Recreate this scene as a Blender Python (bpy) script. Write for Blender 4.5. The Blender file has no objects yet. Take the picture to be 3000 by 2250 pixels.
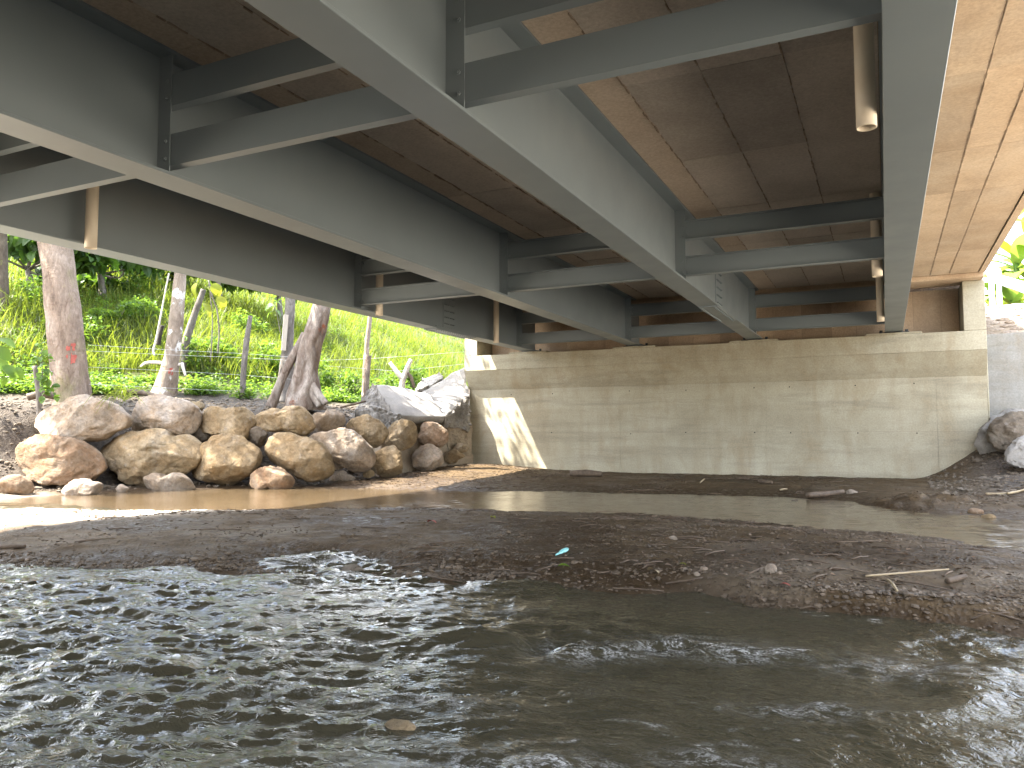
import bpy, bmesh, math, random
import numpy as np
from mathutils import Vector

# ------------------------------------------------------------------ camera, world, sun, exposure
sc = bpy.context.scene
COL = sc.collection
YAW, PITCH, ROLL = math.radians(25.85), math.radians(3.71), math.radians(-0.06)
cam_d = bpy.data.cameras.new('camera')
cam_d.sensor_width = 36.0
cam_d.lens = 36.0 * 2256.0 / 3000.0
cam_d.clip_start = 0.05
cam_d.clip_end = 2000.0
cam = bpy.data.objects.new('camera', cam_d)
COL.objects.link(cam)
from mathutils import Matrix
cam.matrix_world = (Matrix.Rotation(YAW, 4, 'Z') @ Matrix.Rotation(math.pi / 2 + PITCH, 4, 'X') @ Matrix.Rotation(ROLL, 4, 'Z'))
sc.camera = cam

SUN_TO = Vector((-0.50, -0.40, 1.0)).normalized()      # direction towards the sun
SUN_EL = math.asin(SUN_TO.z)
SUN_AZ = math.atan2(SUN_TO.x, SUN_TO.y)                 # from +Y, clockwise positive
world = bpy.data.worlds.new('World')
sc.world = world
world.use_nodes = True
wn = world.node_tree.nodes
wl = world.node_tree.links
wn.clear()
sky = wn.new('ShaderNodeTexSky')
sky.sky_type = 'NISHITA'
sky.sun_disc = False
sky.sun_elevation = SUN_EL
sky.sun_rotation = SUN_AZ
sky.air_density = 1.0
sky.dust_density = 2.5
sky.ozone_density = 1.0
bg = wn.new('ShaderNodeBackground')
bg.inputs['Strength'].default_value = 0.15
wo = wn.new('ShaderNodeOutputWorld')
# broken cumulus added over the whole sky to whiten water glints; noise thins it
tcw = wn.new('ShaderNodeTexCoord')
sep = wn.new('ShaderNodeSeparateXYZ'); wl.new(tcw.outputs['Generated'], sep.inputs[0])
mxz = wn.new('ShaderNodeMath'); mxz.operation = 'MAXIMUM'; wl.new(sep.outputs['Z'], mxz.inputs[0]); mxz.inputs[1].default_value = 0.0
adz = wn.new('ShaderNodeMath'); adz.operation = 'ADD'; wl.new(mxz.outputs[0], adz.inputs[0]); adz.inputs[1].default_value = 0.22
dvx = wn.new('ShaderNodeVectorMath'); dvx.operation = 'DIVIDE'; wl.new(tcw.outputs['Generated'], dvx.inputs[0])
cmb = wn.new('ShaderNodeCombineXYZ')
for i_ in range(3): wl.new(adz.outputs[0], cmb.inputs[i_])
wl.new(cmb.outputs[0], dvx.inputs[1])
cn = wn.new('ShaderNodeTexNoise'); cn.inputs['Scale'].default_value = 1.7; cn.inputs['Detail'].default_value = 7; cn.inputs['Roughness'].default_value = 0.55
wl.new(dvx.outputs[0], cn.inputs['Vector'])
cr_ = wn.new('ShaderNodeValToRGB'); cr_.color_ramp.elements[0].position = 0.42; cr_.color_ramp.elements[1].position = 0.60
wl.new(cn.outputs['Fac'], cr_.inputs['Fac'])
cm = wn.new('ShaderNodeMix'); cm.data_type = 'RGBA'
wl.new(cr_.outputs['Color'], cm.inputs[0]); wl.new(sky.outputs[0], cm.inputs[6]); cm.inputs[7].default_value = (7.0, 7.1, 7.3, 1)
wl.new(cm.outputs[2], bg.inputs['Color'])
wl.new(bg.outputs[0], wo.inputs['Surface'])

sun_d = bpy.data.lights.new('sun', 'SUN')
sun_d.energy = 4.6
sun_d.angle = math.radians(0.55)
sun_d.color = (1.0, 0.93, 0.82)
sun = bpy.data.objects.new('sun', sun_d)
COL.objects.link(sun)
sun.rotation_euler = (-SUN_TO).to_track_quat('-Z', 'Y').to_euler()
sun.location = (-30, -20, 40)

sc.view_settings.view_transform = 'Standard'
sc.view_settings.look = 'None'
sc.view_settings.gamma = 1.0
sc.view_settings.use_curve_mapping = False
sc.view_settings.exposure = 3.1
sc.cycles.max_bounces = 10
sc.cycles.diffuse_bounces = 6
sc.cycles.sample_clamp_indirect = 4.0

rng = np.random.default_rng(7)
random.seed(7)

# ------------------------------------------------------------------ numeric helpers
_M = np.array(cam.matrix_world.to_3x3())
_FW = _M @ np.array([0, 0, -1.0])
RIGHT = np.array([math.cos(YAW), math.sin(YAW), 0.0])
FORW = np.array([-math.sin(YAW), math.cos(YAW), 0.0])
UP = np.array([0, 0, 1.0])


def src_ray(x, y):
    return _M @ np.array([(x - 1500.0) / 2256.0, -(y - 1125.0) / 2256.0, -1.0])


def at_src(x, y, D):
    r = src_ray(x, y)
    return r / (r @ _FW) * D


def at(x, y, D):
    return at_src(x * 3000 / 2212, y * 3000 / 2212, D)


def on_z(x, y, z):
    r = src_ray(x * 3000 / 2212, y * 3000 / 2212)
    return r * (z / r[2])


def smooth(a, b, x):
    t = np.clip((x - a) / (b - a), 0, 1)
    return t * t * (3 - 2 * t)


def _hash(ix, iy, iz, seed):
    h = (ix.astype(np.int64) * 374761393 + iy.astype(np.int64) * 668265263 + iz.astype(np.int64) * 2147483647 + seed * 1274126177) & 0xFFFFFFFF
    h = ((h ^ (h >> 13)) * 1274126177) & 0xFFFFFFFF
    h = (h ^ (h >> 16)) & 0xFFFFFFFF
    return h.astype(np.float64) / 4294967295.0 * 2 - 1


def vnoise(P, seed=0):
    P = np.asarray(P, float)
    i = np.floor(P)
    f = P - i
    u = f * f * f * (f * (f * 6 - 15) + 10)
    i = i.astype(np.int64)
    out = 0
    for dx in (0, 1):
        wx = u[..., 0] if dx else 1 - u[..., 0]
        for dy in (0, 1):
            wy = u[..., 1] if dy else 1 - u[..., 1]
            for dz in (0, 1):
                wz = u[..., 2] if dz else 1 - u[..., 2]
                out = out + wx * wy * wz * _hash(i[..., 0] + dx, i[..., 1] + dy, i[..., 2] + dz, seed)
    return out


def fbm(P, octv=4, seed=0, gain=0.5, lac=2.03):
    P = np.asarray(P, float)
    a, s, n = 1.0, 0.0, 0.0
    for k in range(octv):
        s = s + a * vnoise(P + 17.3 * k, seed + k * 31)
        n += a
        a *= gain
        P = P * lac
    return s / n


def n2(X, Y, scale, octv=3, seed=0):
    P = np.stack([X / scale, Y / scale, np.zeros_like(X) + 0.37 * seed], -1)
    return fbm(P, octv, seed)


# ------------------------------------------------------------------ object helpers
_WLOC = {}


def wloc(o):
    return _WLOC.get(o.name, np.zeros(3)) if o is not None else np.zeros(3)


def tag(o, label=None, cat=None, group=None, kind=None):
    if label: o['label'] = label
    if cat: o['category'] = cat
    if group: o['group'] = group
    if kind: o['kind'] = kind
    return o


def thing(name, label, cat, loc=(0, 0, 0), group=None):
    o = bpy.data.objects.new(name, None)
    COL.objects.link(o)
    o.location = tuple(float(v) for v in loc)
    o.empty_display_size = 0.1
    _WLOC[o.name] = np.array(loc, float)
    return tag(o, label, cat, group, 'thing')


def mesh_np(name, V, F, smooth_=False):
    """V (n,3); F list of tuples or an (m,k) array or a list of arrays of several k."""
    me = bpy.data.meshes.new(name)
    V = np.asarray(V, np.float32)
    groups = F if isinstance(F, list) and len(F) and isinstance(F[0], np.ndarray) else None
    if groups is None:
        if isinstance(F, np.ndarray):
            groups = [F]
        else:
            byk = {}
            for f in F:
                byk.setdefault(len(f), []).append(f)
            groups = [np.array(v, np.int32) for v in byk.values()]
    me.vertices.add(len(V))
    me.vertices.foreach_set('co', V.ravel())
    loops = np.concatenate([g.ravel() for g in groups]).astype(np.int32)
    tot = np.concatenate([np.full(len(g), g.shape[1], np.int32) for g in groups])
    start = np.concatenate([[0], np.cumsum(tot)[:-1]]).astype(np.int32)
    me.loops.add(len(loops))
    me.loops.foreach_set('vertex_index', loops)
    me.polygons.add(len(tot))
    me.polygons.foreach_set('loop_start', start)
    me.polygons.foreach_set('loop_total', tot)
    me.polygons.foreach_set('use_smooth', np.full(len(tot), bool(smooth_)))
    me.update(calc_edges=True)
    me.validate()
    return me


def obj(name, V, F, mat, parent=None, smooth_=False, attrs=None):
    """Link one mesh object. V in world coordinates; a top-level mesh gets its origin at its base."""
    V = np.asarray(V, float)
    if parent is None:
        base = np.array([V[:, 0].mean(), V[:, 1].mean(), V[:, 2].min()])
    else:
        base = wloc(parent)
    me = mesh_np(name, V - base, F, smooth_)
    if mat is not None:
        for m in (mat if isinstance(mat, (list, tuple)) else [mat]):
            me.materials.append(m)
    if attrs:
        for k, a in attrs.items():
            at_ = me.attributes.new(k, 'FLOAT', 'POINT')
            at_.data.foreach_set('value', np.asarray(a, np.float32))
    o = bpy.data.objects.new(name, me)
    COL.objects.link(o)
    if parent is None:
        o.location = base
        _WLOC[o.name] = base
    else:
        o.parent = parent
        _WLOC[o.name] = base
    return o


def inst(name, me, loc, parent=None, rot=None, scale=None):
    o = bpy.data.objects.new(name, me)
    COL.objects.link(o)
    b = wloc(parent)
    o.location = tuple(np.array(loc, float) - b)
    if rot is not None: o.rotation_euler = rot
    if scale is not None: o.scale = scale
    if parent is not None: o.parent = parent
    _WLOC[o.name] = np.array(loc, float)
    return o


class MB:
    def __init__(s):
        s.V = []; s.F = []; s.n = 0

    def add(s, V, F):
        V = np.asarray(V, float)
        s.V.append(V)
        for f in F:
            s.F.append(tuple(int(i) + s.n for i in f))
        s.n += len(V)
        return s

    def box(s, a, b, bev=0.0):
        (x0, y0, z0), (x1, y1, z1) = a, b
        if bev <= 0:
            V = [(x0, y0, z0), (x1, y0, z0), (x1, y1, z0), (x0, y1, z0), (x0, y0, z1), (x1, y0, z1), (x1, y1, z1), (x0, y1, z1)]
            F = [(0, 3, 2, 1), (4, 5, 6, 7), (0, 1, 5, 4), (1, 2, 6, 5), (2, 3, 7, 6), (3, 0, 4, 7)]
            return s.add(V, F)
        bm = bmesh.new()
        bmesh.ops.create_cube(bm, size=1.0)
        for v in bm.verts:
            v.co = Vector(((x0 + x1) / 2 + v.co.x * (x1 - x0), (y0 + y1) / 2 + v.co.y * (y1 - y0), (z0 + z1) / 2 + v.co.z * (z1 - z0)))
        bmesh.ops.bevel(bm, geom=list(bm.edges), offset=bev, segments=1, affect='EDGES')
        bm.verts.index_update()
        V = [tuple(v.co) for v in bm.verts]
        F = [tuple(v.index for v in f.verts) for f in bm.faces]
        bm.free()
        return s.add(V, F)

    def prism(s, poly, axis, a, b):
        """poly: list of 2D points in the plane normal to axis; extruded from a to b."""
        n = len(poly)
        def mk(p, t):
            if axis == 'x': return (t, p[0], p[1])
            if axis == 'y': return (p[0], t, p[1])
            return (p[0], p[1], t)
        V = [mk(p, a) for p in poly] + [mk(p, b) for p in poly]
        F = [tuple(range(n))[::-1], tuple(range(n, 2 * n))] + [(i, (i + 1) % n, n + (i + 1) % n, n + i) for i in range(n)]
        return s.add(V, F)

    def build(s, name, mat, parent=None, smooth_=False, fix=True):
        V = np.concatenate(s.V)
        o = obj(name, V, s.F, mat, parent, smooth_)
        if fix:
            bm = bmesh.new(); bm.from_mesh(o.data)
            bmesh.ops.recalc_face_normals(bm, faces=bm.faces)
            bm.to_mesh(o.data); bm.free()
        return o


def tube_arrays(path, radii, nseg=10, cap=True, prof=None):
    """path (n,3), radii (n,). Returns V, F. prof(theta, k) multiplies the radius."""
    path = np.asarray(path, float); n = len(path)
    T = np.gradient(path, axis=0)
    T /= np.linalg.norm(T, axis=1)[:, None] + 1e-9
    ref = np.array([1.0, 0.13, 0.07]) if abs(T[0, 2]) > 0.6 else np.array([0.05, 0.03, 1.0])
    th = np.linspace(0, 2 * math.pi, nseg, endpoint=False)
    V = []
    for k in range(n):
        a = np.cross(T[k], ref); a /= np.linalg.norm(a) + 1e-9
        b = np.cross(T[k], a)
        r = radii[k] * (prof(th, k / (n - 1.0)) if prof is not None else 1.0)
        V.append(path[k] + (np.cos(th) * r)[:, None] * a + (np.sin(th) * r)[:, None] * b)
    V = np.concatenate(V)
    F = []
    for k in range(n - 1):
        for j in range(nseg):
            j2 = (j + 1) % nseg
            F.append((k * nseg + j, k * nseg + j2, (k + 1) * nseg + j2, (k + 1) * nseg + j))
    if cap:
        F.append(tuple(range(nseg))[::-1]); F.append(tuple((n - 1) * nseg + j for j in range(nseg)))
    return V, F


def resample(pts, n):
    pts = np.asarray(pts, float)
    t = np.linspace(0, 1, len(pts)); u = np.linspace(0, 1, n)
    out = np.stack([np.interp(u, t, pts[:, k]) for k in range(pts.shape[1])], -1)
    for _ in range(2):
        q = out.copy(); q[1:-1] = (out[:-2] + 2 * out[1:-1] + out[2:]) / 4; out = q
    return out


_ICO = {}


def ico(sub):
    if sub not in _ICO:
        bm = bmesh.new()
        bmesh.ops.create_icosphere(bm, subdivisions=sub, radius=1.0)
        bm.verts.index_update()
        _ICO[sub] = (np.array([v.co[:] for v in bm.verts]), np.array([[v.index for v in f.verts] for f in bm.faces], np.int32))
        bm.free()
    return _ICO[sub]


# ------------------------------------------------------------------ materials
class Mat:
    def __init__(s, name):
        s.m = bpy.data.materials.new(name)
        s.m.use_nodes = True
        s.t = s.m.node_tree
        s.N = s.t.nodes; s.L = s.t.links
        s.b = s.N['Principled BSDF']
        s.out = s.N['Material Output']
        s.tc = s.N.new('ShaderNodeTexCoord')

    def n(s, typ, **kw):
        x = s.N.new(typ)
        for k, v in kw.items():
            setattr(x, k, v)
        return x

    def coord(s, stretch=(1, 1, 1), which='Object'):
        mp = s.n('ShaderNodeMapping')
        mp.inputs['Scale'].default_value = stretch
        s.L.new(s.tc.outputs[which], mp.inputs['Vector'])
        return mp.outputs['Vector']

    def noise(s, scale, detail=5, rough=0.55, stretch=(1, 1, 1), dist=0.0, which='Object'):
        x = s.n('ShaderNodeTexNoise')
        x.inputs['Scale'].default_value = scale
        x.inputs['Detail'].default_value = detail
        x.inputs['Roughness'].default_value = rough
        x.inputs['Distortion'].default_value = dist
        s.L.new(s.coord(stretch, which), x.inputs['Vector'])
        return x.outputs['Fac']

    def voro(s, scale, feature='F1', stretch=(1, 1, 1), out='Distance'):
        x = s.n('ShaderNodeTexVoronoi'); x.feature = feature
        x.inputs['Scale'].default_value = scale
        s.L.new(s.coord(stretch), x.inputs['Vector'])
        return x.outputs[out]

    def attr(s, name):
        x = s.n('ShaderNodeAttribute'); x.attribute_name = name
        return x.outputs['Fac']

    def obj_random(s):
        return s.n('ShaderNodeObjectInfo').outputs['Random']

    def ramp(s, fac, stops, interp='LINEAR'):
        r = s.n('ShaderNodeValToRGB')
        r.color_ramp.interpolation = interp
        el = r.color_ramp.elements
        while len(el) < len(stops): el.new(0.5)
        for e, (p, c) in zip(el, stops):
            e.position = p
            e.color = (c[0], c[1], c[2], 1) if hasattr(c, '__len__') else (c, c, c, 1)
        s.L.new(fac, r.inputs['Fac'])
        return r.outputs['Color']

    def mix(s, fac, a, b, blend='MIX'):
        x = s.n('ShaderNodeMix'); x.data_type = 'RGBA'; x.blend_type = blend
        for sock, v in ((x.inputs[0], fac), (x.inputs[6], a), (x.inputs[7], b)):
            if hasattr(v, 'links'): s.L.new(v, sock)
            elif hasattr(v, '__len__'): sock.default_value = (v[0], v[1], v[2], 1)
            else: sock.default_value = v if sock.type == 'VALUE' else (v, v, v, 1)
        return x.outputs[2]

    def math(s, op, a, b=0.0):
        x = s.n('ShaderNodeMath'); x.operation = op
        for sock, v in ((x.inputs[0], a), (x.inputs[1], b)):
            if hasattr(v, 'links'): s.L.new(v, sock)
            else: sock.default_value = v
        return x.outputs[0]

    def color(s, c):
        if hasattr(c, 'links'): s.L.new(c, s.b.inputs['Base Color'])
        else: s.b.inputs['Base Color'].default_value = (c[0], c[1], c[2], 1)
        return s

    def rough(s, v):
        if hasattr(v, 'links'): s.L.new(v, s.b.inputs['Roughness'])
        else: s.b.inputs['Roughness'].default_value = v
        return s

    def bump(s, h, strength=0.3, dist=0.02):
        x = s.n('ShaderNodeBump')
        x.inputs['Strength'].default_value = strength
        x.inputs['Distance'].default_value = dist
        s.L.new(h, x.inputs['Height'])
        if s.b.inputs['Normal'].links:
            s.L.new(s.b.inputs['Normal'].links[0].from_socket, x.inputs['Normal'])
        s.L.new(x.outputs[0], s.b.inputs['Normal'])
        return s

    def spec(s, v):
        s.b.inputs['Specular IOR Level'].default_value = v
        return s


def m_steel():
    M = Mat('grey_steel_paint')
    c = M.ramp(M.noise(0.8, 4, 0.5), [(0.3, (0.172, 0.203, 0.218)), (0.55, (0.186, 0.220, 0.236)), (0.75, (0.200, 0.233, 0.246))])
    dust = M.ramp(M.noise(7, 8, 0.75), [(0.56, 0.0), (0.75, 1.0)])
    c = M.mix(M.math('MULTIPLY', dust, 0.07), c, (0.30, 0.28, 0.24))
    M.color(c)
    M.rough(M.ramp(M.noise(2.0, 4), [(0.3, 0.33), (0.7, 0.42)]))
    M.bump(M.noise(40, 3), 0.012, 0.003)
    return M.m


def m_concrete(name, c_lo, c_mid, c_hi, stain=(0.16, 0.12, 0.08), stain_amt=0.5, vert=True, rnd=0.0, bump=0.25, sc=1.0):
    M = Mat(name)
    c = M.ramp(M.noise(0.9 * sc, 6, 0.6, dist=0.3), [(0.28, c_lo), (0.5, c_mid), (0.72, c_hi)])
    if vert:
        st = M.ramp(M.noise(2.2 * sc, 7, 0.68, (1.0, 1.0, 0.16)), [(0.48, 0.0), (0.72, 1.0)])
    else:
        st = M.ramp(M.noise(1.6 * sc, 7, 0.7, (1.0, 0.45, 1.0), 0.6), [(0.46, 0.0), (0.74, 1.0)])
    c = M.mix(M.math('MULTIPLY', st, stain_amt), c, stain)
    if vert:
        st2 = M.ramp(M.noise(0.7 * sc, 6, 0.7, (1.6, 1, 0.9), 0.8), [(0.52, 0.0), (0.70, 1.0)])
        c = M.mix(M.math('MULTIPLY', st2, 0.38), c, (0.26, 0.185, 0.095))
        st3 = M.ramp(M.noise(1.1 * sc, 7, 0.75, (0.3, 1, 2.6), 0.4), [(0.50, 0.0), (0.68, 1.0)])
        c = M.mix(M.math('MULTIPLY', st3, 0.5), c, (0.19, 0.175, 0.135))
        pour = M.ramp(M.noise(1.0, 3, 0.5, (0.03, 1, 3.2)), [(0.44, 0.0), (0.56, 1.0)])
        c = M.mix(M.math('MULTIPLY', pour, 0.13), c, (0.215, 0.18, 0.12))
    fine = M.noise(28 * sc, 6, 0.7)
    c = M.mix(0.35, c, M.ramp(fine, [(0.3, 0.25), (0.7, 0.75)]), 'OVERLAY')
    pore = M.ramp(M.voro(26 * sc), [(0.05, 1.0), (0.12, 0.0)])
    porem = M.math('MULTIPLY', pore, M.ramp(M.noise(4 * sc, 2), [(0.5, 0.0), (0.62, 1.0)]))
    c = M.mix(M.math('MULTIPLY', porem, 0.55), c, (0.08, 0.065, 0.05))
    if rnd:
        v = M.ramp(M.obj_random(), [(0.0, 1.0 - rnd), (1.0, 1.0 + rnd * 0.4)])
        c = M.mix(1.0, c, v, 'MULTIPLY')
    M.color(c).rough(0.85).spec(0.3)
    M.bump(fine, bump, 0.01)
    M.bump(M.noise(3.0 * sc, 3), bump * 0.6, 0.03)
    return M.m


def m_rock(name, base, ochre, pale, seed=0.0):
    M = Mat(name)
    a = M.noise(1.1, 6, 0.6, dist=0.5)
    c = M.ramp(a, [(0.25, ochre), (0.48, base), (0.72, pale)])
    v = M.ramp(M.noise(3.3, 8, 0.72, dist=1.0), [(0.42, 0.0), (0.68, 1.0)])
    c = M.mix(M.math('MULTIPLY', v, 0.75), c, ochre)
    g = M.ramp(M.noise(7.0, 5, 0.7), [(0.58, 0.0), (0.70, 1.0)])
    c = M.mix(M.math('MULTIPLY', g, 0.45), c, (0.30, 0.29, 0.28))
    r = M.ramp(M.obj_random(), [(0.0, (0.86, 0.80, 0.72)), (0.5, (1, 0.97, 0.92)), (1.0, (1.12, 1.12, 1.12))])
    c = M.mix(1.0, c, r, 'MULTIPLY')
    crack = M.ramp(M.voro(2.6, 'DISTANCE_TO_EDGE'), [(0.0, 0.0), (0.03, 1.0)])
    f = M.noise(16, 9, 0.75)
    c = M.mix(0.5, c, M.ramp(f, [(0.3, 0.2), (0.7, 0.8)]), 'OVERLAY')
    c = M.mix(0.55, c, M.ramp(M.noise(2.0, 6, 0.65, dist=0.8), [(0.32, 0.22), (0.68, 0.78)]), 'OVERLAY')
    M.color(c).rough(0.9).spec(0.25)
    M.bump(f, 0.8, 0.035)
    M.bump(M.noise(5, 6, 0.7, dist=0.7), 0.75, 0.10)
    return M.m


def m_simple(name, c0, c1, scale=6, rough=0.7, bump=0.0, stretch=(1, 1, 1), bs=30, spec=0.4):
    M = Mat(name)
    M.color(M.ramp(M.noise(scale, 5, 0.6, stretch), [(0.32, c0), (0.68, c1)])).rough(rough).spec(spec)
    if bump:
        M.bump(M.noise(bs, 6, 0.65, stretch), bump, 0.02)
    return M.m


def m_bark(name, c0, c1, c2, patch=None, patch_scale=2.5, patch_lo=0.55, bumpd=0.05, ring=0.0, moss=None):
    M = Mat(name)
    c = M.ramp(M.noise(2.2, 7, 0.65, (1, 1, 0.45), 0.6), [(0.3, c0), (0.5, c1), (0.7, c2)])
    if patch is not None:
        p = M.ramp(M.noise(patch_scale, 5, 0.6, (1, 1, 0.8), 0.4), [(patch_lo, 0.0), (patch_lo + 0.06, 1.0)])
        c = M.mix(p, c, patch)
    if moss is not None:
        p = M.ramp(M.noise(1.3, 6, 0.65, (1, 1, 0.6)), [(0.52, 0.0), (0.68, 0.75)])
        c = M.mix(p, c, moss)
    f = M.noise(14, 8, 0.72, (1, 1, 0.35), 1.0)
    c = M.mix(0.6, c, M.ramp(f, [(0.3, 0.18), (0.7, 0.8)]), 'OVERLAY')
    ck = M.ramp(M.voro(3.4, 'DISTANCE_TO_EDGE', (1, 1, 0.4)), [(0.0, 0.0), (0.05, 1.0)])
    ckm = M.math('MAXIMUM', ck, M.ramp(M.noise(1.7, 3), [(0.36, 0.0), (0.5, 1.0)]))
    c = M.mix(ckm, M.mix(1.0, c, (0.6, 0.52, 0.48), 'MULTIPLY'), c)
    M.color(c).rough(0.9).spec(0.2)
    M.bump(ckm, 0.5, 0.02)
    M.bump(f, 0.7, bumpd)
    if ring:
        M.bump(M.noise(5, 5, 0.7, (0.4, 0.4, 2.5), 1.5), ring, 0.04)
    return M.m


def m_leaf(name, dark, mid, light, trans, tw=0.45, rough=0.5):
    M = Mat(name)
    r = M.attr('rnd')
    c = M.ramp(r, [(0.0, dark), (0.55, mid), (1.0, light)])
    M.color(c).rough(rough).spec(0.35)
    t = M.n('ShaderNodeBsdfTranslucent')
    tcol = M.mix(1.0, M.ramp(r, [(0.0, 0.6), (1.0, 1.15)]), trans, 'MULTIPLY')
    M.L.new(tcol, t.inputs['Color'])
    mx = M.n('ShaderNodeMixShader')
    mx.inputs[0].default_value = tw
    M.L.new(M.b.outputs[0], mx.inputs[1]); M.L.new(t.outputs[0], mx.inputs[2])
    M.L.new(mx.outputs[0], M.out.inputs['Surface'])
    return M.m


def m_ground():
    M = Mat('river_bed_ground')
    wet = M.attr('wet'); soil = M.attr('soil'); hill = M.attr('hill'); sand = M.attr('sand')
    f = M.noise(9, 8, 0.7)
    gr = M.voro(34, 'F1', out='Color')
    grv = M.voro(34, 'F1')
    mud = M.ramp(f, [(0.3, (0.040, 0.026, 0.012)), (0.5, (0.072, 0.048, 0.024)), (0.7, (0.104, 0.072, 0.038))])
    sandc = M.ramp(f, [(0.3, (0.42, 0.375, 0.305)), (0.7, (0.56, 0.505, 0.42))])
    c = M.mix(sand, mud, sandc)
    gl = M.ramp(gr, [(0.0, 0.35), (1.0, 1.75)])
    gmask = M.ramp(M.noise(2.3, 5, 0.6, dist=0.6), [(0.44, 0.0), (0.60, 1.0)])
    c = M.mix(M.math('MULTIPLY', gmask, 0.8), c, M.mix(1.0, c, gl, 'MULTIPLY'))
    soilc = M.ramp(M.noise(14, 8, 0.75), [(0.3, (0.030, 0.024, 0.018)), (0.5, (0.060, 0.048, 0.037)), (0.72, (0.119, 0.102, 0.082))])
    soilc = M.mix(0.6, soilc, M.mix(1.0, soilc, gl, 'MULTIPLY'))
    c = M.mix(soil, c, soilc)
    hillc = M.ramp(f, [(0.3, (0.040, 0.045, 0.015)), (0.7, (0.085, 0.095, 0.030))])
    c = M.mix(hill, c, hillc)
    c = M.mix(wet, c, M.mix(1.0, c, (0.60, 0.57, 0.55), 'MULTIPLY'))
    M.color(c)
    r = M.mix(wet, M.ramp(M.noise(3, 4), [(0.4, 0.62), (0.7, 0.9)]), M.ramp(f, [(0.35, 0.3), (0.55, 0.7)]))
    M.rough(r).spec(0.2)
    M.bump(M.math('MULTIPLY', grv, M.math('ADD', M.math('MULTIPLY', gmask, 0.8), 0.2)), 0.55, 0.03)
    M.bump(f, 0.45, 0.03)
    M.bump(M.noise(70, 3), 0.25, 0.006)
    return M.m


def m_water(name, c0, c1, bump, rough=0.04):
    M = Mat(name)
    foam = M.attr('foam')
    c = M.ramp(M.noise(0.8, 5, 0.6), [(0.3, c0), (0.7, c1)])
    fm = M.math('MULTIPLY', foam, M.math('MULTIPLY', M.ramp(M.noise(42, 6, 0.75, (1, 1.4, 1), 1.2), [(0.45, 0.0), (0.58, 1.0)]), M.ramp(M.noise(9, 5, 0.7, (1, 1.6, 1), 1.0), [(0.44, 0.0), (0.56, 1.0)])))
    c = M.mix(fm, c, (0.62, 0.62, 0.60))
    M.color(c)
    M.rough(M.math('ADD', M.math('MULTIPLY', fm, 0.5), rough))
    M.b.inputs['IOR'].default_value = 1.333
    M.spec(0.5)
    M.bump(M.noise(15, 4, 0.55, (1.0, 1.4, 1), 0.6), bump, 0.05)
    return M.m


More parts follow.
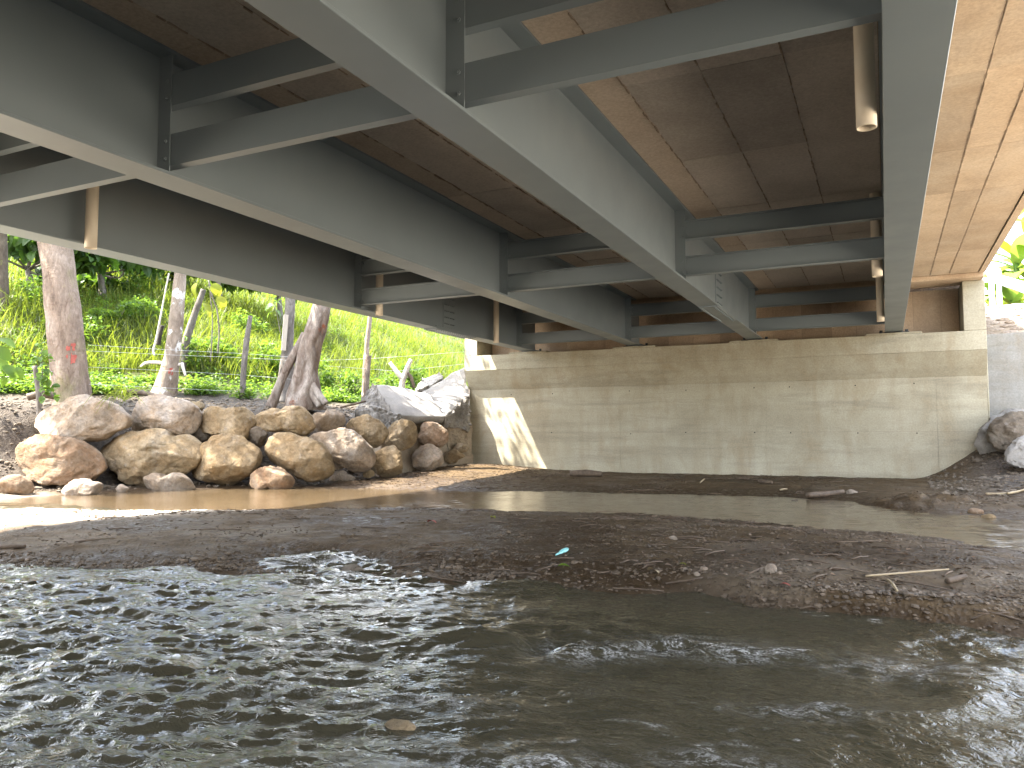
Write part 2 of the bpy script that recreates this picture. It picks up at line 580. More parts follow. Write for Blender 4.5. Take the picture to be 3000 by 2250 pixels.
MT = dict(
    steel=m_steel(),
    wall=m_concrete('stained_abutment_concrete', (0.322, 0.289, 0.210), (0.385, 0.355, 0.264), (0.439, 0.409, 0.316), (0.242, 0.184, 0.107), 0.40),
    wing=m_concrete('grey_wing_concrete', (0.234, 0.234, 0.218), (0.289, 0.289, 0.273), (0.351, 0.343, 0.320), (0.187, 0.164, 0.125), 0.35),
    soffit=m_concrete('tan_soffit_concrete', (0.42, 0.30, 0.195), (0.51, 0.385, 0.265), (0.57, 0.455, 0.335), (0.28, 0.215, 0.165), 0.4, False, 0.22, 0.15),
    soffit_grey=m_concrete('grey_brown_soffit_concrete', (0.41, 0.355, 0.30), (0.48, 0.42, 0.36), (0.53, 0.47, 0.41), (0.31, 0.265, 0.225), 0.35, False, 0.2, 0.15),
    soffit_warm=m_concrete('warm_brown_soffit_concrete', (0.41, 0.325, 0.25), (0.48, 0.39, 0.305), (0.54, 0.45, 0.36), (0.31, 0.25, 0.20), 0.35, False, 0.15, 0.15),
    groove=m_simple('dark_joint_mortar', (0.17, 0.13, 0.10), (0.26, 0.20, 0.155), 9, 0.9),
    fin=m_simple('joint_fin_concrete', (0.20, 0.145, 0.105), (0.38, 0.30, 0.23), 5, 0.9, 0.3),
    apron=m_concrete('pale_rough_concrete', (0.208, 0.196, 0.180), (0.272, 0.260, 0.240), (0.336, 0.320, 0.296), (0.160, 0.144, 0.120), 0.4, False, 0, 0.5),
    mortar=m_concrete('sandy_mortar', (0.224, 0.176, 0.120), (0.288, 0.236, 0.172), (0.352, 0.300, 0.228), (0.160, 0.120, 0.072), 0.4, False, 0, 0.5),
    conglomerate=m_concrete('rubbly_concrete', (0.128, 0.119, 0.106), (0.230, 0.217, 0.196), (0.340, 0.323, 0.297), (0.068, 0.060, 0.051), 0.6, False, 0, 1.0, 2.0),
    rock=m_rock('limestone_ochre', (0.260, 0.206, 0.130), (0.197, 0.130, 0.063), (0.328, 0.290, 0.231)),
    rock_pale=m_rock('limestone_pale', (0.294, 0.252, 0.206), (0.235, 0.168, 0.105), (0.370, 0.353, 0.328)),
    rock_red=m_rock('limestone_rusty', (0.277, 0.214, 0.155), (0.227, 0.134, 0.076), (0.344, 0.302, 0.252)),
    rock_grey=m_rock('stone_grey_brown', (0.160, 0.139, 0.113), (0.118, 0.092, 0.067), (0.227, 0.206, 0.176)),
    gravel=m_simple('river_gravel', (0.045, 0.033, 0.021), (0.15, 0.112, 0.075), 5, 0.7, 0.3, bs=20),
    litter=m_simple('leaf_litter', (0.035, 0.023, 0.014), (0.13, 0.085, 0.05), 3, 0.8),
    pvc=m_simple('cream_plastic', (0.70, 0.60, 0.46), (0.76, 0.68, 0.55), 2, 0.4),
    bearing=m_simple('black_bearing_steel', (0.03, 0.035, 0.04), (0.06, 0.065, 0.07), 8, 0.5),
    hole_shade=m_simple('dark_hole_shade', (0.02, 0.016, 0.012), (0.03, 0.025, 0.02), 8, 0.9),
    bark_red=m_bark('pinkish_flaky_bark', (0.12, 0.086, 0.064), (0.215, 0.163, 0.125), (0.31, 0.25, 0.20), None, ring=0.7, moss=(0.21, 0.20, 0.08)),
    bark_white=m_bark('white_blotched_bark', (0.15, 0.115, 0.085), (0.23, 0.185, 0.145), (0.31, 0.26, 0.21), (0.58, 0.57, 0.54), 2.6, 0.56, 0.03),
    bark_dark=m_bark('dark_mossy_bark', (0.045, 0.035, 0.028), (0.085, 0.068, 0.052), (0.13, 0.11, 0.085), (0.17, 0.18, 0.05), 1.6, 0.56, 0.05),
    bark_grey=m_bark('grey_weathered_bark', (0.09, 0.078, 0.066), (0.15, 0.134, 0.118), (0.24, 0.222, 0.20), None),
    bark_gnarl=m_bark('gnarled_pale_wood', (0.10, 0.062, 0.043), (0.215, 0.175, 0.145), (0.40, 0.365, 0.325), (0.20, 0.075, 0.04), 1.7, 0.62, 0.08),
    wood_dead=m_simple('bleached_dead_wood', (0.36, 0.32, 0.27), (0.56, 0.52, 0.46), 6, 0.85, 0.4, (1, 1, 0.3)),
    wood_dark=m_simple('charred_wood', (0.018, 0.014, 0.012), (0.045, 0.036, 0.03), 8, 0.9, 0.5),
    wood_brown=m_simple('wet_brown_stick', (0.06, 0.042, 0.028), (0.15, 0.11, 0.075), 8, 0.7, 0.4),
    reed=m_simple('dry_reed', (0.24, 0.185, 0.105), (0.38, 0.31, 0.20), 5, 0.6),
    plank=m_simple('pale_sawn_plank', (0.34, 0.30, 0.24), (0.46, 0.41, 0.34), 4, 0.8, 0.3, (1, 1, 0.15)),
    red_paint=m_simple('faded_red_paint', (0.26, 0.055, 0.04), (0.36, 0.10, 0.07), 12, 0.7),
    wire=m_simple('galvanised_wire', (0.40, 0.42, 0.42), (0.55, 0.57, 0.57), 3, 0.45),
    rail=m_simple('white_rail_paint', (0.72, 0.73, 0.72), (0.80, 0.80, 0.79), 3, 0.45),
    teal=m_simple('turquoise_plastic', (0.20, 0.56, 0.55), (0.32, 0.68, 0.66), 9, 0.4),
    leaf=m_leaf('tree_leaf_green', (0.028, 0.055, 0.012), (0.050, 0.095, 0.018), (0.085, 0.135, 0.026), (0.20, 0.34, 0.03)),
    leaf_dark=m_leaf('broad_dark_leaf', (0.018, 0.042, 0.012), (0.035, 0.075, 0.016), (0.07, 0.12, 0.022), (0.14, 0.28, 0.025), 0.4),
    leaf_bush=m_leaf('ground_cover_leaf', (0.030, 0.070, 0.014), (0.058, 0.115, 0.022), (0.10, 0.165, 0.03), (0.22, 0.36, 0.035)),
    leaf_yellow=m_leaf('yellow_leaf', (0.09, 0.13, 0.012), (0.15, 0.18, 0.018), (0.22, 0.20, 0.02), (0.36, 0.38, 0.03), 0.5),
    banana=m_leaf('banana_leaf', (0.07, 0.15, 0.02), (0.11, 0.20, 0.035), (0.16, 0.25, 0.05), (0.30, 0.42, 0.06), 0.45, 0.4),
    grass=m_leaf('tall_grass', (0.030, 0.053, 0.009), (0.060, 0.085, 0.013), (0.111, 0.123, 0.025), (0.221, 0.281, 0.025), 0.5),
    ground=m_ground(),
    stream=m_water('murky_stream_water', (0.036, 0.032, 0.019), (0.052, 0.046, 0.029), 0.28, 0.015),
    channel=m_water('shallow_channel_water', (0.060, 0.042, 0.023), (0.088, 0.064, 0.038), 0.10, 0.05),
)

# ------------------------------------------------------------------ terrain
WATER_Z = -1.20
BANK = [np.array([-70.0, -14.0]), np.array([-34.0, -4.0]), np.array([-20.5, 4.2])]
for x, D in [(0, 15.3), (130, 16.2), (310, 17.4), (480, 17.8), (640, 18.3), (740, 19.3), (830, 20.5), (910, 22.3)]:
    BANK.append(at(x, 936, D)[:2])
BANK.append(np.array([-11.75, 20.9]))
BANK.append(np.array([-11.75, 24.0]))
BANK.append(np.array([-11.75, 80.0]))
BANK = np.array(BANK)


def bank_s(X, Y):
    best = np.full(X.shape, 1e9); sgn = np.ones(X.shape)
    for a, b in zip(BANK[:-1], BANK[1:]):
        dx, dy = b - a
        L2 = dx * dx + dy * dy
        t = np.clip(((X - a[0]) * dx + (Y - a[1]) * dy) / L2, 0, 1)
        px, py = X - (a[0] + t * dx), Y - (a[1] + t * dy)
        dd = np.hypot(px, py)
        cr = dx * (Y - a[1]) - dy * (X - a[0])
        upd = dd < best - 1e-9
        best = np.where(upd, dd, best)
        sgn = np.where(upd, np.where(cr > 0, 1.0, -1.0), sgn)
    return best * sgn


YSH = np.array([(-60, -9), (-20, -0.6), (-12, 2.4), (-9, 3.55), (-7.2, 4.3), (-6.1, 4.8), (-4.9, 5.25), (-3.7, 5.55), (-2.4, 5.78), (-1.35, 5.82), (-0.7, 5.6), (0.2, 5.68), (0.7, 5.66), (2, 5.45), (4, 5.0), (6, 5.6), (60, 5.6)])
YBB = np.array([(-60, -1), (-20, 5.2), (-13.3, 7.9), (-10.6, 8.5), (-8.8, 9.6), (-7.0, 10.7), (-5.4, 11.05), (-3.2, 11.3), (-1.2, 10.9), (0.1, 10.4), (1.2, 9.4), (2.5, 8.4), (4, 7.2), (5.2, 5.4), (60, 4.0)])
YCF = np.array([(-60, 8), (-20, 9), (-15.7, 9.6), (-14.8, 11.9), (-12.7, 13.7), (-9.6, 13.9), (-8.1, 14.2), (-7.1, 14.9), (-3.4, 15.4), (-0.7, 15.3), (0.5, 13.5), (1.7, 13.0), (4, 11.6), (7, 9.5), (12, 7.2), (20, 4), (60, -10)])


def terrain(X, Y, detail=True):
    X = np.asarray(X, float); Y = np.asarray(Y, float)
    ysh = np.interp(X, YSH[:, 0], YSH[:, 1]); ybb = np.interp(X, YBB[:, 0], YBB[:, 1]); ycf = np.interp(X, YCF[:, 0], YCF[:, 1])
    wob = n2(X, Y, 1.1, 3, 5) * 0.22
    dn = Y - ysh + wob; db = ybb - Y + n2(X, Y, 0.9, 3, 6) * 0.3
    cut = smooth(-2.2, -0.8, X) * (1 - smooth(1.6, 3.0, X))
    rise_n = np.where(dn < 0, dn * 0.35, np.minimum(dn * (0.13 + 0.55 * cut), 0.10 + 0.05 * cut) + 0.012 * np.clip(dn, 0, 4))
    rise_b = np.where(db < 0, db * 0.10, np.minimum(db * 0.07, 0.13))
    zbar = WATER_Z + np.maximum(np.minimum(rise_n, rise_b), -0.45)
    # a shallow scour hollow near the cut bank
    zbar = zbar - 0.07 * np.exp(-(((X - 0.55) / 0.55) ** 2 + ((Y - 6.45) / 0.30) ** 2))
    zbar = zbar - 0.21 * np.exp(-(((X + 4.95) / 0.62) ** 2 + ((Y - 5.95) / 0.42) ** 2)) * (0.7 + 0.8 * np.abs(n2(X, Y, 0.3, 3, 14)))
    df = Y - ycf + n2(X, Y, 1.3, 3, 8) * 0.3
    zflat = WATER_Z + np.where(df < 0, np.maximum(df * 0.10, -0.45), np.minimum(df * 0.05, 0.10) + 0.004 * np.clip(df, 0, 10))
    zflat = zflat + 0.09 * np.clip(X - 3.5, 0, 30) * smooth(0, 3, df)
    # earth mound against the right end of the abutment and the outer bank beyond it
    md = smooth(0.5, 2.9, X) * smooth(19.0, 21.3, Y + 0.10 * np.clip(X - 2, 0, 6)) + 0.26 * smooth(0.6, 2.6, X) * smooth(13.0, 16.5, Y)
    zflat = zflat + 0.90 * md
    zflat = zflat + 0.17 * np.exp(-(((X - 0.55) / 1.0) ** 2 + ((Y - 14.5) / 0.75) ** 2)) * (0.6 + 0.9 * np.abs(n2(X, Y, 0.35, 3, 9)))
    # debris heap at the left end of the abutment
    zflat = zflat + 0.20 * np.exp(-(((X + 10.6) / 1.6) ** 2 + ((Y - 19.6) / 1.9) ** 2))
    z = np.maximum(zbar, zflat)
    gb = WATER_Z - 0.5 + np.clip(0.22 * (X - 1.6), 0, 0.75 + 0.02 * np.clip(X, 0, 40)) * np.maximum(smooth(4.6, 6.2, Y) * smooth(2.6, 4.0, X - 0.13 * Y), smooth(0.9, -0.8, Y))  # unseen gravel bar off to the right, added to bounce sunlight
    gb = np.maximum(gb, WATER_Z - 0.5 + 0.85 * smooth(-0.6, -3.0, Y))
    gb = np.maximum(gb, WATER_Z - 0.3 + (0.55 * np.clip(X - 4.6, 0, 4.2) + 0.03 * np.clip(X - 8.8, 0, 60)) * smooth(19, 16, Y))  # unseen right bank, shaped to throw sunlight onto webs and soffit
    z = np.maximum(z, gb)
    s = bank_s(X, Y)
    zb = np.interp(s, [-3, -1.0, 0.15, 0.95, 1.4, 1.8, 3.2, 4.6, 26, 60, 300], [-2.2, -1.22, -1.08, -0.45, 0.42, 0.62, 0.86, 1.25, 10.0, 15.0, 26.0])
    zb = zb + smooth(2.5, 6, s) * n2(X, Y, 3.5, 3, 11) * 0.55 + smooth(1.0, 2, s) * n2(X, Y, 0.5, 3, 12) * 0.06
    z = np.where(s > -3, np.maximum(z, zb), z)
    # road embankments at both ends of the bridge
    ex = np.maximum(np.maximum(-11.3 - X, X - 1.9), 0)
    ey = np.maximum(21.9 - Y, 0)
    emb = 3.9 - 0.75 * ex - np.where(X < -11.5, 0.62 * np.maximum(25.5 - Y, 0), 60.0 * ey)
    emb_r = 3.3 - 0.42 * np.clip(X - 1.9, 0, 60) - 0.45 * np.clip(26 - Y, 0, 60)
    emb = np.where(X > 1.9, np.where(Y > 21.6, np.minimum(emb, 2.15 + 0.45 * np.clip(Y - 21.3, 0, 4)), -50), emb)
    z = np.maximum(z, np.where(Y > 21.2, emb, -50))
    # gentle rising right bank far out, and the near bank behind the camera
    zr = -1.6 + 0.16 * (X - 7.0)
    z = np.maximum(z, np.where(X > 5, np.minimum(zr, 6.0) * smooth(9, 16, Y + X * 0.4) - 3.0 * (1 - smooth(9, 16, Y + X * 0.4)), -50))
    zrear = -1.35 + 0.42 * (-5.2 - Y)
    z = np.maximum(z, np.minimum(zrear, 3.9))
    if detail:
        near = smooth(-0.6, 0.3, z - WATER_Z + 0.5)
        z = z + near * (0.026 * n2(X * 0.6, Y, 0.42, 4, 21) + 0.030 * np.abs(n2(X * 0.30, Y, 0.17, 4, 23)) - 0.012 + 0.020 * np.maximum(n2(X, Y, 0.11, 3, 27), 0))
    return z


def axis(segs):
    out = [segs[0][0]]
    for a, b, st in segs:
        n = max(1, int(round((b - a) / st)))
        out.extend(list(np.linspace(a, b, n + 1)[1:]))
    return np.array(out)


def grid_faces(nx, ny):
    i = np.arange(nx - 1)[None, :] + np.arange(ny - 1)[:, None] * nx
    i = i.ravel()
    return np.stack([i, i + 1, i + nx + 1, i + nx], -1).astype(np.int32)


gx = axis([(-400, -90, 31), (-90, -32, 3), (-32, -17, 0.4), (-17, -13, 0.12), (-13, 3.2, 0.05), (3.2, 8, 0.2), (8, 30, 1.0), (30, 90, 5), (90, 400, 31)])
gy = axis([(-400, -60, 34), (-60, -12, 3), (-12, 3.2, 0.5), (3.2, 12, 0.05), (12, 21.4, 0.085), (21.4, 32, 0.35), (32, 90, 2.5), (90, 400, 31)])
GX, GY = np.meshgrid(gx, gy)
GZ = terrain(GX, GY)
S_ = bank_s(GX, GY)
wet = 1 - smooth(0.03, 0.10, GZ - WATER_Z + 0.03 * n2(GX, GY, 0.7, 3, 41))
wet = np.clip(np.maximum(wet, smooth(0.05, 0.35, n2(GX, GY, 1.6, 3, 43)) * (GZ < -1.02)), 0, 1)
soil = smooth(-0.9, 0.2, S_ + 0.3 * n2(GX, GY, 0.8, 2, 44))
soil = np.maximum(soil, smooth(1.0, 2.2, GX) * smooth(13.5, 16, GY) * smooth(7, 5, GX))
soil = np.maximum(soil, smooth(-7, -9, GY))
hill = smooth(3.4, 5.0, S_ + 0.8 * n2(GX, GY, 1.2, 3, 45))
hill = np.maximum(hill, smooth(13, 17, GX) * smooth(8, 13, GY))
sand = smooth(-8.6, -9.8, GX - 0.45 * (GY - 6.2)) * (1 - soil) * smooth(10.5, 8.8, GY)  # pale sand along the sunlit strip, sunlight put into its colour
sand = np.clip(np.maximum(sand, 0.10 * smooth(0.1, 0.5, n2(GX, GY, 1.1, 3, 47)) * (S_ < 0)) + smooth(2.8, 4.4, GX - 0.13 * GY) * smooth(24, 19, GY) * smooth(-2.5, -0.5, GY), 0, 1)  # last term: unseen right ground, kept pale to bounce light under the deck
g_o = obj('riverbed_ground', np.stack([GX, GY, GZ], -1).reshape(-1, 3), grid_faces(len(gx), len(gy)), MT['ground'], None, True,
          dict(wet=wet.ravel(), soil=soil.ravel(), hill=hill.ravel(), sand=sand.ravel()))
tag(g_o, 'dark muddy riverbed with gravel bars and earth banks', kind='structure')


def tz(x, y):
    return float(terrain(np.array([float(x)]), np.array([float(y)]))[0])


def ground_ray(xd, yd, z0=-1.1):
    r = src_ray(xd * 3000 / 2212, yd * 3000 / 2212)
    t = np.arange(1.5, 60, 0.03)
    P = r[None] * t[:, None]
    z = terrain(P[:, 0], P[:, 1])
    k = int(np.argmax(P[:, 2] < z))
    return P[k].copy()


# ------------------------------------------------------------------ water
def ridged(P, seed):
    return 1 - np.abs(vnoise(P, seed)) * 2


wx = axis([(-60, -20, 4), (-20, -10.5, 0.25), (-10.5, -8.5, 0.08), (-8.5, 2.6, 0.023), (2.6, 6, 0.1), (6, 16, 0.5), (16, 60, 4)])
wy = axis([(-14, -2, 0.6), (-2, 1.2, 0.15), (1.2, 6.3, 0.022), (6.3, 8.5, 0.25)])
WX, WY = np.meshgrid(wx, wy)
u = WX * 0.94 + WY * 0.34; v = -WX * 0.34 + WY * 0.94          # current runs towards +u
wu = u + 0.10 * n2(WX, WY, 0.6, 2, 61); wv = v + 0.10 * n2(WX, WY, 0.6, 2, 62)
rough_m = 0.50 + 0.5 * smooth(-0.25, 0.32, n2(u * 0.6, v, 1.1, 2, 63))
rough_m = rough_m * (0.75 + 0.35 * smooth(-2.0, -4.0, WX)) * (1 - 0.45 * smooth(-1.4, -0.4, WX) * smooth(5.8, 4.9, WY) * (1 - smooth(0.2, 0.8, WX)))
w1 = fbm(np.stack([wu / 0.62, wv / 0.44, 0 * u], -1), 2, 71)
w2 = ridged(np.stack([wu / 0.21, wv / 0.13, 0 * u + 3], -1), 72)
w3 = ridged(np.stack([wu / 0.12, wv / 0.07, 0 * u + 5], -1), 73) * 0.75 + 0.5 * vnoise(np.stack([wu / 0.085, wv / 0.06, 0 * u + 9], -1), 74)
H = 0.034 * w1 + 0.012 * fbm(np.stack([wu / 0.36, wv / 0.24, 0 * u + 2], -1), 2, 76) + rough_m * (0.0145 * w2 + 0.0125 * w3)
foam = np.zeros_like(H)


def hump(cx, cy, ru, rv, amp):
    du = (WX - cx) * 0.94 + (WY - cy) * 0.34; dv = -(WX - cx) * 0.34 + (WY - cy) * 0.94
    return amp * np.exp(-((du / ru) ** 2 + (dv / rv) ** 2))


H = H + hump(-2.15, 4.02, 0.30, 0.16, 0.075) - hump(-1.78, 4.05, 0.12, 0.16, 0.06)
for cx, cy, ru, rv, a in [(-1.62, 4.02, 0.16, 0.16, 1.0), (-1.40, 4.12, 0.22, 0.12, 0.7), (-1.02, 4.42, 0.30, 0.16, 0.95), (-0.72, 4.40, 0.30, 0.14, 0.7),
                          (-1.25, 2.55, 0.35, 0.10, 0.8), (-2.9, 3.6, 0.2, 0.1, 0.55), (-3.3, 4.6, 0.25, 0.12, 0.5), (-2.35, 4.75, 0.14, 0.09, 0.4), (-1.9, 3.0, 0.3, 0.1, 0.5),
                          (-4.3, 4.9, 0.4, 0.12, 0.45), (-4.95, 5.85, 0.35, 0.16, 0.8), (-4.6, 5.5, 0.3, 0.1, 0.6), (-0.35, 3.6, 0.25, 0.1, 0.5), (-0.6, 2.9, 0.22, 0.08, 0.45), (-3.6, 3.9, 0.25, 0.1, 0.5), (-2.6, 2.9, 0.25, 0.1, 0.55), (0.1, 4.5, 0.4, 0.2, 0.45)]:
    k = hump(cx, cy, ru, rv, a)
    foam = np.maximum(foam, k)
    H = H + 0.022 * k * (0.5 + w2)
foam = np.clip(foam + 0.9 * smooth(0.55, 0.95, w2) * smooth(0.35, 0.9, w3) * smooth(-0.05, 0.45, w1), 0, 1)  # crest term paints white sparkle like sky glints, on top of foam
wo_ = obj('stream_water', np.stack([WX, WY, WATER_Z + H], -1).reshape(-1, 3), grid_faces(len(wx), len(wy)), MT['stream'], None, True, dict(foam=foam.ravel()))
tag(wo_, 'choppy murky stream water in front of the gravel bar', kind='structure')

cx_ = axis([(-60, -20, 4), (-20, -14, 0.2), (-14, 3, 0.05), (3, 14, 0.3), (14, 60, 4)])
cy_ = axis([(-1.0, 6.5, 0.5), (6.5, 9, 0.12), (9, 15.6, 0.05), (15.6, 17.5, 0.3)])
CX, CY = np.meshgrid(cx_, cy_)
calm = 0.35 + 0.65 * smooth(-0.8, 1.2, CX) + 0.25 * smooth(-9.5, -7, CX)
HC = calm * (0.006 * n2(CX, CY, 0.5, 2, 81) + 0.007 * ridged(np.stack([CX / 0.22, CY / 0.16, 0 * CX], -1), 82) * smooth(-10.5, -8, CX)) - 0.004
glint_c = 0.6 * smooth(0.5, 1.6, CX) * smooth(9, 10, CY) * smooth(0.6, 0.95, ridged(np.stack([CX / 0.3, CY / 0.2, 0 * CX], -1), 83))  # white crests painted where the right channel glitters with sky
ysh_c = np.interp(CX, YSH[:, 0], YSH[:, 1])
ch_o = obj('channel_water', np.stack([CX, CY, WATER_Z + HC - 3.0 * (CY < ysh_c + 0.9)], -1).reshape(-1, 3), grid_faces(len(cx_), len(cy_)), MT['channel'], None, True, dict(foam=glint_c.ravel()))
tag(ch_o, 'calm shallow side channel in front of the abutment', kind='structure')

# ------------------------------------------------------------------ bridge
GXC = [-9.48, -6.235, -3.02, 0.245]
FLZ = 2.46            # underside of the bottom flange
SOF = 3.68            # underside of the deck slab
WEBT = 3.645          # underside of the top flange
Y0, Y1 = -9.6, 21.15  # girder ends
FR_Y = [5.05, 12.35, 19.85]

deck = thing('bridge_deck', 'tan concrete bridge deck slab, its panelled underside seen above the steel girders', 'bridge deck', (-4.6, 6.0, SOF))
MB().box((-11.36, Y0, SOF + 0.006), (2.13, 22.0, SOF + 0.26)).build('slab', MT['groove'], deck)
# drip edges and outer fascia strips
MB().box((2.005, Y0, SOF - 0.030), (2.128, 20.2, SOF + 0.004)).build('drip_edge', MT['soffit'], deck)
MB().box((-11.355, Y0, SOF - 0.030), (-11.232, 20.2, SOF + 0.004)).build('drip_edge', MT['soffit'], deck)
MB().box((-11.352, 20.25, 3.555), (2.122, 21.2, SOF + 0.002), 0.02).build('end_beam', MT['soffit'], deck)
MB().box((-11.36, Y0, SOF + 0.262), (-11.06, 22.0, SOF + 0.55)).build('kerb', MT['wall'], deck)
MB().box((1.83, Y0, SOF + 0.262), (2.13, 22.0, SOF + 0.55)).build('kerb', MT['wall'], deck)

ycuts = [Y0, -7.1, -4.7, -2.2, 0.2, 2.7, 5.05, 7.65, 10.15, 12.6, 15.2, 17.6, 20.24]
fins = MB()
for bay in range(3):
    xa, xb = GXC[bay] + 0.205, GXC[bay + 1] - 0.205
    cuts = [xa, xb - 2.42, xb - 1.62, xb - 0.83, xb]
    for i in range(4):
        for j in range(len(ycuts) - 1):
            a, b = cuts[i] + 0.003, cuts[i + 1] - 0.003
            if b - a < 0.05: continue
            dz = rng.uniform(-0.006, 0.004)
            jy = [rng.uniform(-0.02, 0.02) for _ in range(2)]
            MB().box((a, ycuts[j] + 0.003, SOF - 0.012 + dz), (b, ycuts[j + 1] - 0.003, SOF + 0.004)).build('soffit_panel', MT['soffit_warm'] if i == 0 else MT['soffit_grey'], deck, fix=False)
    for xc in cuts[1:4]:
        yy = np.arange(1.0, 20.2, 0.11)
        for k in range(len(yy) - 1):
            if rng.random() < 0.72:
                w = rng.uniform(0.004, 0.009); dx = rng.uniform(-0.006, 0.006); h = rng.uniform(0.006, 0.022)
                fins.box((xc - w + dx, yy[k], SOF - 0.012 - h), (xc + w + dx, yy[k + 1] - rng.uniform(0, 0.03), SOF + 0.002))
for (ca, cb) in ((0.45, 1.03), (1.03, 1.42), (1.42, 1.985)):
    yc2 = [Y0, -6.5, -4.0, -1.5, 1.0, 3.4, 5.7, 8.9, 11.3, 13.3, 15.4, 17.7, 20.24]
    for j in range(len(yc2) - 1):
        MB().box((ca + 0.0035, yc2[j] + 0.003, SOF - 0.012 + rng.uniform(-0.003, 0.002)), (cb - 0.0035, yc2[j + 1] - 0.003, SOF + 0.004)).build('soffit_panel', MT['soffit'], deck, fix=False)
for (ca, cb) in ((-11.22, -10.4), (-10.4, -9.7)):
    for j in range(0, len(ycuts) - 1, 2):
        MB().box((ca + 0.005, ycuts[j] + 0.004, SOF - 0.012), (cb - 0.005, ycuts[min(j + 2, len(ycuts) - 1)] - 0.004, SOF + 0.004)).build('soffit_panel', MT['soffit'], deck, fix=False)
for xc in (1.03, 1.42):
    yy = np.arange(3.0, 20.2, 0.12)
    for k in range(len(yy) - 1):
        if rng.random() < 0.8:
            for q in (-0.012, 0.008):
                h = rng.uniform(0.001, 0.005)
                fins.box((xc + q, yy[k], SOF - 0.012 - h), (xc + q + 0.005, yy[k + 1] - rng.uniform(0, 0.02), SOF + 0.002))
fo = fins.build('joint_fin', MT['fin'], deck, fix=False)
fo['kind'] = 'stuff'


def hexbolt_mesh(name, r, h):
    b = MB()
    th = np.linspace(0, 2 * math.pi, 6, endpoint=False)
    poly = [(r * math.cos(t), r * math.sin(t)) for t in th]
    b.prism(poly, 'z', 0, h)
    poly2 = [(r * 0.5 * math.cos(t), r * 0.5 * math.sin(t)) for t in th]
    b.prism(poly2, 'z', h, h * 1.7)
    me = mesh_np(name, np.concatenate(b.V), b.F)
    me.materials.append(MT['steel'])
    return me


BOLT = hexbolt_mesh('bolt', 0.020, 0.016)
BOLT_S = hexbolt_mesh('bolt', 0.017, 0.020)

g_labels = [
    'outermost grey steel girder, nearest the trees, with bolted splice plates and cream pipes beside it',
    'grey steel girder second from the trees, its far end hiding the backwall',
    'wide scuffed grey steel girder crossing the middle of the view, bolted splice near the abutment',
    'grey steel girder beside the tan cantilever slab, seen almost straight along its underside',
]
for gi, gxc in enumerate(GXC):
    g = thing('bridge_girder', g_labels[gi], 'girder', (gxc, 6.0, FLZ), 'steel girders under the bridge deck')
    MB().box((gxc - 0.195, Y0, FLZ), (gxc + 0.195, Y1, FLZ + 0.030), 0.004).build('bottom_flange', MT['steel'], g)
    MB().box((gxc - 0.009, Y0, FLZ + 0.031), (gxc + 0.009, Y1, WEBT - 0.001)).build('web', MT['steel'], g)
    MB().box((gxc - 0.20, Y0, WEBT), (gxc + 0.20, Y1, WEBT + 0.034), 0.003).build('top_flange', MT['steel'], g)
    # weld beads along the web foot
    V, F = tube_arrays(np.stack([np.full(160, gxc + 0.013), np.linspace(Y0, Y1, 160), np.full(160, FLZ + 0.034)], -1), 0.006 + 0.002 * rng.random(160), 5)
    obj('weld_bead', V, F, MT['steel'], g, True)
    for fi, fy in enumerate(FR_Y):
        for side in (-1, 1):
            if (gi == 0 and side < 0) or (gi == 3 and side > 0): continue
            a, b = (gxc + 0.0095, gxc + 0.175) if side > 0 else (gxc - 0.175, gxc - 0.0095)
            st = MB().box((a, fy - 0.017, FLZ + 0.031), (b, fy - 0.004, WEBT - 0.001)).build('stiffener', MT['steel'], g)
            if side > 0:
                for zz in (2.62, 2.79, 3.21, 3.38):
                    inst('bolt', BOLT, (gxc + 0.125, fy - 0.017, zz), st, (math.pi / 2, 0, 0))
    if gi in (0, 2):
        ys, ye = (15.75, 16.45) if gi == 0 else (15.62, 16.32)
        sp = MB().box((gxc + 0.0095, ys, FLZ + 0.10), (gxc + 0.022, ye, WEBT - 0.09)).build('splice_plate', MT['steel'], g)
        for r_ in range(6):
            for c_ in range(6):
                yy = ys + 0.07 + c_ * 0.075 + (0.04 if c_ > 2 else 0)
                inst('bolt', BOLT_S, (gxc + 0.022, yy, FLZ + 0.19 + r_ * 0.155), sp, (0, math.pi / 2, 0))
        fa, fb = (15.2, 17.1) if gi == 0 else (14.9, 16.95)
        fp = MB().box((gxc - 0.18, fa, FLZ - 0.024), (gxc + 0.18, fb, FLZ - 0.0005)).build('splice_plate', MT['steel'], g)
        fu = MB().box((gxc + 0.026, fa, FLZ + 0.0305), (gxc + 0.185, fb, FLZ + 0.050)).build('splice_plate', MT['steel'], g)
        for k in range(18):
            yy = fa + 0.08 + k * (fb - fa - 0.16) / 17.0
            for xx in (gxc - 0.13, gxc + 0.13):
                inst('bolt', BOLT, (xx, yy, FLZ - 0.024), fp, (math.pi, 0, 0))
            inst('bolt', BOLT, (gxc + 0.11, yy, FLZ + 0.050), fu)

